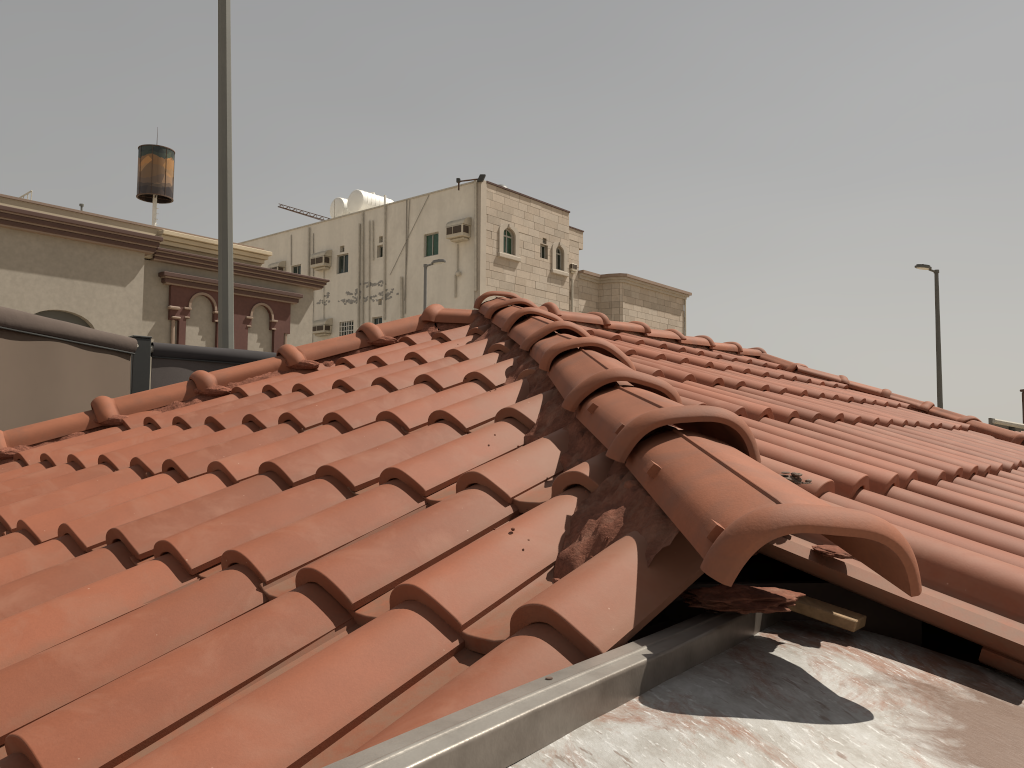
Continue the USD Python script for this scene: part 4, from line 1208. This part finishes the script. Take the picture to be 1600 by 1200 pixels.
# small things on the villa's roof
rl = Thing('roof_railing', 'short pale railing on the villa roof at the left edge', 'railing', at(40, 318, 20))
q0, q1 = at(24, 313, 20), at(50, 298, 20)
rl.part('rail', tube([q0, q1], 0.02, 8), PIPE)
for t in (0.25, 0.5, 0.75, 0.98):
    q = q0 + (q1 - q0) * t
    rl.part('baluster', tube([q, V(q[0], q[1], at(40, 324, 20)[2])], 0.015, 6), PIPE)
vt = Thing('roof_vent', 'small grey vent stub on the villa roof', 'vent', at(127.5, 340, 19))
vt.part('stem', tube([at(127.5, 340, 19), at(127.5, 322, 19)], 0.022, 8), POLE)
vt.part('cowl', tube([at(127.5, 322, 19), at(127.5, 319, 19)], 0.05, 10), POLE)
vt = Thing('cable_stub', 'pair of little dark stubs on the villa parapet', 'stub', at(147, 341, 19))
vt.part('stem', tube([at(146, 341, 19), at(146, 335, 19)], 0.012, 6), CABLE)
vt.part('stem', tube([at(150, 341, 19), at(151, 336, 19)], 0.012, 6), CABLE)

# ------------------------------------------------------------------ drum sign on its mast
dc = at(243.5, 273, 45.0)
dr, dh = 0.93, 2.72
drum = Thing('drum_sign', 'tall printed drum on a white mast above the villa roof', 'sign', V(dc[0], dc[1], 0))
prof = [(dr - 0.02, -dh / 2), (dr, -dh / 2 + 0.02), (dr, dh / 2 - 0.02), (dr - 0.02, dh / 2), (0.0, dh / 2 + 0.01), (0.0, dh / 2 - 0.05), (dr - 0.06, dh / 2 - 0.06), (dr - 0.06, -dh / 2)]
m = trimesh.creation.revolve(np.array(prof + [prof[0]]), sections=48).apply_translation(dc)
shell = Thing.part(drum, 'drum', m, MURAL, smooth=40)
for zz in (-dh / 2 + 0.02, dh / 2):
    t_ = trimesh.creation.annulus(dr - 0.03, dr + 0.025, 0.05, sections=48).apply_translation(dc + Z * zz)
    drum.part('hoop', t_, RUST, smooth=40)
for k in range(8):
    a = k * math.pi / 4 + 0.2
    q = dc + V(math.cos(a), math.sin(a), 0) * (dr + 0.012)
    drum.part('seam', tube([q - Z * dh / 2, q + Z * dh / 2], 0.012, 6), RUST)
for k in range(4):
    a = k * math.pi / 2 + 0.5
    q = V(math.cos(a), math.sin(a), 0) * (dr - 0.05)
    drum.part('spoke', tube([dc - Z * (dh / 2 - 0.05) - q, dc - Z * (dh / 2 - 0.05) + q], 0.03, 6), RUST)
drum.part('mast', tube([V(dc[0], dc[1], 0), dc + Z * dh / 2], 0.11, 14), WHITE_PAINT, smooth=40)
for k in range(9):
    q = V(dc[0], dc[1], dc[2] - dh / 2 - 0.25 - 0.3 * k)
    drum.part('step', tube([q, q + V(0.22, 0, 0)], 0.018, 6), WHITE_PAINT)
drum.part('aerial', tube([dc + Z * dh / 2, dc + Z * (dh / 2 + 1.35)], 0.022, 6, r1=0.008), RUST)


# ------------------------------------------------------------------ lamps and the near pole
def street_lamp(base, h, head_dir, label, mat_, r0=0.085, r1=0.05, arm=0.45, head=0.62):
    t = Thing('street_lamp', label, 'street lamp', base, None)
    top = base + Z * h
    t.part('pole', tube([base, base + Z * h * 0.5, top], r0, 14, r1=r1), mat_, smooth=30)
    t.part('base_plate', obox(base, X, Y, Z, -0.2, 0.2, -0.2, 0.2, 0, 0.03, 0.005), mat_)
    t.part('collar', tube([top - Z * 0.05, top + Z * 0.04], r1 + 0.02, 14), mat_, smooth=30)
    e = top + head_dir * arm + Z * 0.05
    t.part('arm', tube([top - Z * 0.02, e], 0.035, 10), mat_, smooth=30)
    hd = head_dir
    side = np.cross(Z, hd)
    upv = V(0, 0, 1) + hd * -0.12; upv /= np.linalg.norm(upv)
    hd2 = np.cross(side, upv)
    a = np.linspace(0, 2 * np.pi, 25)[:-1]
    plan = Polygon(np.c_[head * 0.5 * (1 + np.cos(a)), 0.15 * np.sin(a) * (1 - 0.25 * np.cos(a))])
    lo = extrude(plan, 0.0, 0.045, e - hd * 0.05, hd2, side, upv)
    hi = extrude(affinity.scale(plan, 0.82, 0.8), 0.046, 0.09, e - hd * 0.05, hd2, side, upv)
    hp = t.part('lamp_head', lo, mat_, smooth=30)
    t.part('lamp_cover', hi, mat_, under=hp, smooth=30)
    t.part('lens', extrude(affinity.scale(plan, 0.75, 0.75), -0.012, -0.001, e - hd * 0.05, hd2, side, upv), LENS, under=hp, smooth=30)
    t.part('sensor', tube([e + hd * head * 0.42 + upv * 0.09, e + hd * head * 0.42 + upv * 0.15], 0.035, 10), LAMP_GREY, under=hp)
    return t


b = at(1474, 632, 24.0); tp = at(1462, 424, 24.0)
street_lamp(V(tp[0] + 0.02, tp[1], 0), tp[2], V(-1, -0.1, 0) / math.hypot(1, 0.1), 'slim dark street lamp beyond the right end of the tiled roof', POLE_DARK, r0=0.095, r1=0.055, arm=0.22, head=0.50)
tp = at(665, 415, 27.0)
street_lamp(V(tp[0], tp[1], 0), tp[2], V(1, -0.15, 0) / math.hypot(1, 0.15), 'grey street lamp standing before the white plastered wall', LAMP_GREY, r0=0.075, r1=0.05, arm=0.25, head=0.50)
pb = at(353.5, 545, 7.2)
pole = Thing('lamp_pole', 'thick grey pole rising out of the picture, nearest of the poles', 'pole', V(pb[0] + 0.036 * pb[2], pb[1], 0))
pz = np.linspace(0, 7.6, 6)
r_at = lambda z: np.interp(z, [0, 7.6], [0.085, 0.052])
rings = []
ang = np.arange(8) * math.pi / 4 + 0.62
LEAN = 0.036
vs = np.concatenate([np.c_[pb[0] - LEAN * (z - pb[2]) + r_at(z) * np.cos(ang), pb[1] + r_at(z) * np.sin(ang), np.full(8, z)] for z in pz])
pm = trimesh.Trimesh(vs, grid_faces(6, 8, True), process=False)
if pm.face_normals[0] @ (pm.triangles_center[0] - V(pb[0], pb[1], 0)) < 0:
    pm.invert()
pole.part('shaft', pm, POLE, smooth=20)
pole.part('base_plate', obox(V(pb[0] + LEAN * pb[2], pb[1], 0), X, Y, Z, -0.2, 0.2, -0.2, 0.2, 0, 0.03, 0.005), POLE)
pole.part('top_cap', tube([V(pb[0] - LEAN * (7.6 - pb[2]), pb[1], 7.6), V(pb[0] - LEAN * (7.6 - pb[2]), pb[1], 7.66)], 0.06, 8), POLE)

# ------------------------------------------------------------------ fabric screen fence at the left
zt_f = at(217, 529, 5.0)[2]
PO = at(218, 540, 5.0); PO[2] = 0
pl0 = at(0, 476, 3.77); pl0[2] = 0
dl = (pl0 - PO) / np.linalg.norm(pl0 - PO)
pr1 = at(425, 550, 5.65); pr1[2] = 0
dr_ = (pr1 - PO) / np.linalg.norm(pr1 - PO)
post = Thing('screen_post', 'dark square steel post between the two fabric screens', 'post', PO)
e1 = V(1, 0.25, 0) / math.hypot(1, 0.25); e2 = V(-e1[1], e1[0], 0)
ca, sa_ = math.cos(0.72), math.sin(0.72)
e1, e2 = V(ca, sa_, 0), V(-sa_, ca, 0)
post.part('shaft', obox(PO, e1, e2, Z, -0.052, 0.052, -0.052, 0.052, 0, zt_f, 0.004), POST)
post.part('top_cap', obox(PO, e1, e2, Z, -0.055, 0.055, -0.055, 0.055, zt_f, zt_f + 0.012, 0.003), POST)
post.part('foot_plate', obox(PO, e1, e2, Z, -0.12, 0.12, -0.12, 0.12, 0, 0.012), POST)


def screen(d, length, z_top, label, fab, slv, tube_r, seed, sag=0.0):
    o = PO + d * 0.075
    t = Thing('fabric_screen', label, 'screen', V(*(o + d * length / 2)[:2], 0), None)
    n = np.cross(d, Z)
    sgn = np.sign(n @ (EYE - o)); n = n * sgn
    ns, nz = 40, 24
    s = np.linspace(0.0, length, ns)
    zz = np.linspace(0.15, z_top - tube_r * 1.4, nz)
    g0, g1 = np.meshgrid(s, zz, indexing='ij')
    bow = 0.006 * np.sin(g0 * 5.2 + 0.8 * g1 + seed) + 0.004 * np.sin(g0 * 11.0 - g1 * 2.0)
    P = o + g0[..., None] * d + n * bow[..., None]
    P[..., 2] = g1
    f = grid_faces(ns, nz)
    front = P.reshape(-1, 3)
    bk = front - n * 0.003
    t.part('fabric', trimesh.Trimesh(np.vstack([front, bk]), np.vstack([f, f[:, ::-1] + len(front)]), process=False), fab, smooth=True)
    ss_ = np.linspace(0, length, 24)
    ang = np.linspace(0, 2 * np.pi, 19)[:-1]
    vs = []
    for q in ss_:
        k = 1 + 0.06 * np.sin(ang * 3 + q * 4) + 0.03 * math.sin(q * 13)
        vs.append(o + d * q + np.outer(tube_r * 0.62 * k * np.cos(ang), n) + np.outer(tube_r * k * np.sin(ang), Z) + Z * (z_top - tube_r - sag * math.sin(q / length * math.pi)))
    m = trimesh.Trimesh(np.concatenate(vs), grid_faces(24, 18, True), process=False)
    if m.volume < 0:
        m.invert()
    t.part('top_sleeve', m, slv, smooth=True)
    t.part('hem', tube([o + V(0, 0, z_top - 2.05 * tube_r) + n * 0.012, o + d * length + V(0, 0, z_top - 2.05 * tube_r) + n * 0.012], 0.005, 8), POST)
    t.part('rail_end', tube([o - d * 0.05 + Z * (z_top - tube_r), o + d * 0.02 + Z * (z_top - tube_r)], 0.022, 12), PIPE)
    t.part('bottom_rail', tube([o + Z * 0.14, o + d * length + Z * 0.14], 0.02, 10), POST)


screen(dl, 2.6, zt_f - 0.005, 'taupe fabric screen with sagging brown top sleeve, left of the dark post', FABRIC, SLEEVE, 0.047, 2)
screen(dr_, 2.4, at(240, 537, 5.16)[2], 'charcoal fabric screen with black top sleeve, right of the dark post', FABRIC_DARK, SLEEVE_DARK, 0.046, 5)

# ------------------------------------------------------------------ far right edge
q = at(1600, 640, 9.0)
ch = Thing('brown_upright', 'thin dark brown upright at the right edge beyond the roof', 'post', V(q[0] + 0.10, q[1], 0))
zc_, zt_ = at(1600, 612, 9.0)[2], at(1600, 608, 9.0)[2]
ch.part('shaft', obox(V(q[0], q[1], 0), X, Y, Z, 0.0, 0.22, -0.04, 0.04, 0, zc_, 0.01), BROWN)
ch.part('cap', obox(V(q[0], q[1], 0), X, Y, Z, -0.012, 0.232, -0.052, 0.052, zc_, zt_, 0.008), BROWN)
q0 = at(1548, 653, 8.0); q1 = at(1610, 664, 8.0)
aw = Thing('grey_canopy', 'low grey canopy edge behind the right end of the roof', 'canopy', V(q0[0] + 0.3, q0[1], 0))
q2 = at(1640, 670, 8.0)
aw.part('panel', slab([q0, q2, q2 - Z * 0.35, q0 - Z * 0.35], V(0, -1, 0), 0.04), CONCRETE)
aw.part('pipe', tube([q0 - Z * 0.03 - Y * 0.05, q2 - Z * 0.03 - Y * 0.05], 0.025, 8), PIPE)
aw.part('leg', tube([V(q0[0] + 0.2, q0[1], 0), V(q0[0] + 0.2, q0[1], q0[2] - 0.08)], 0.03, 8), POST)
print('tiles', n_tiles, 'stones', n_st)
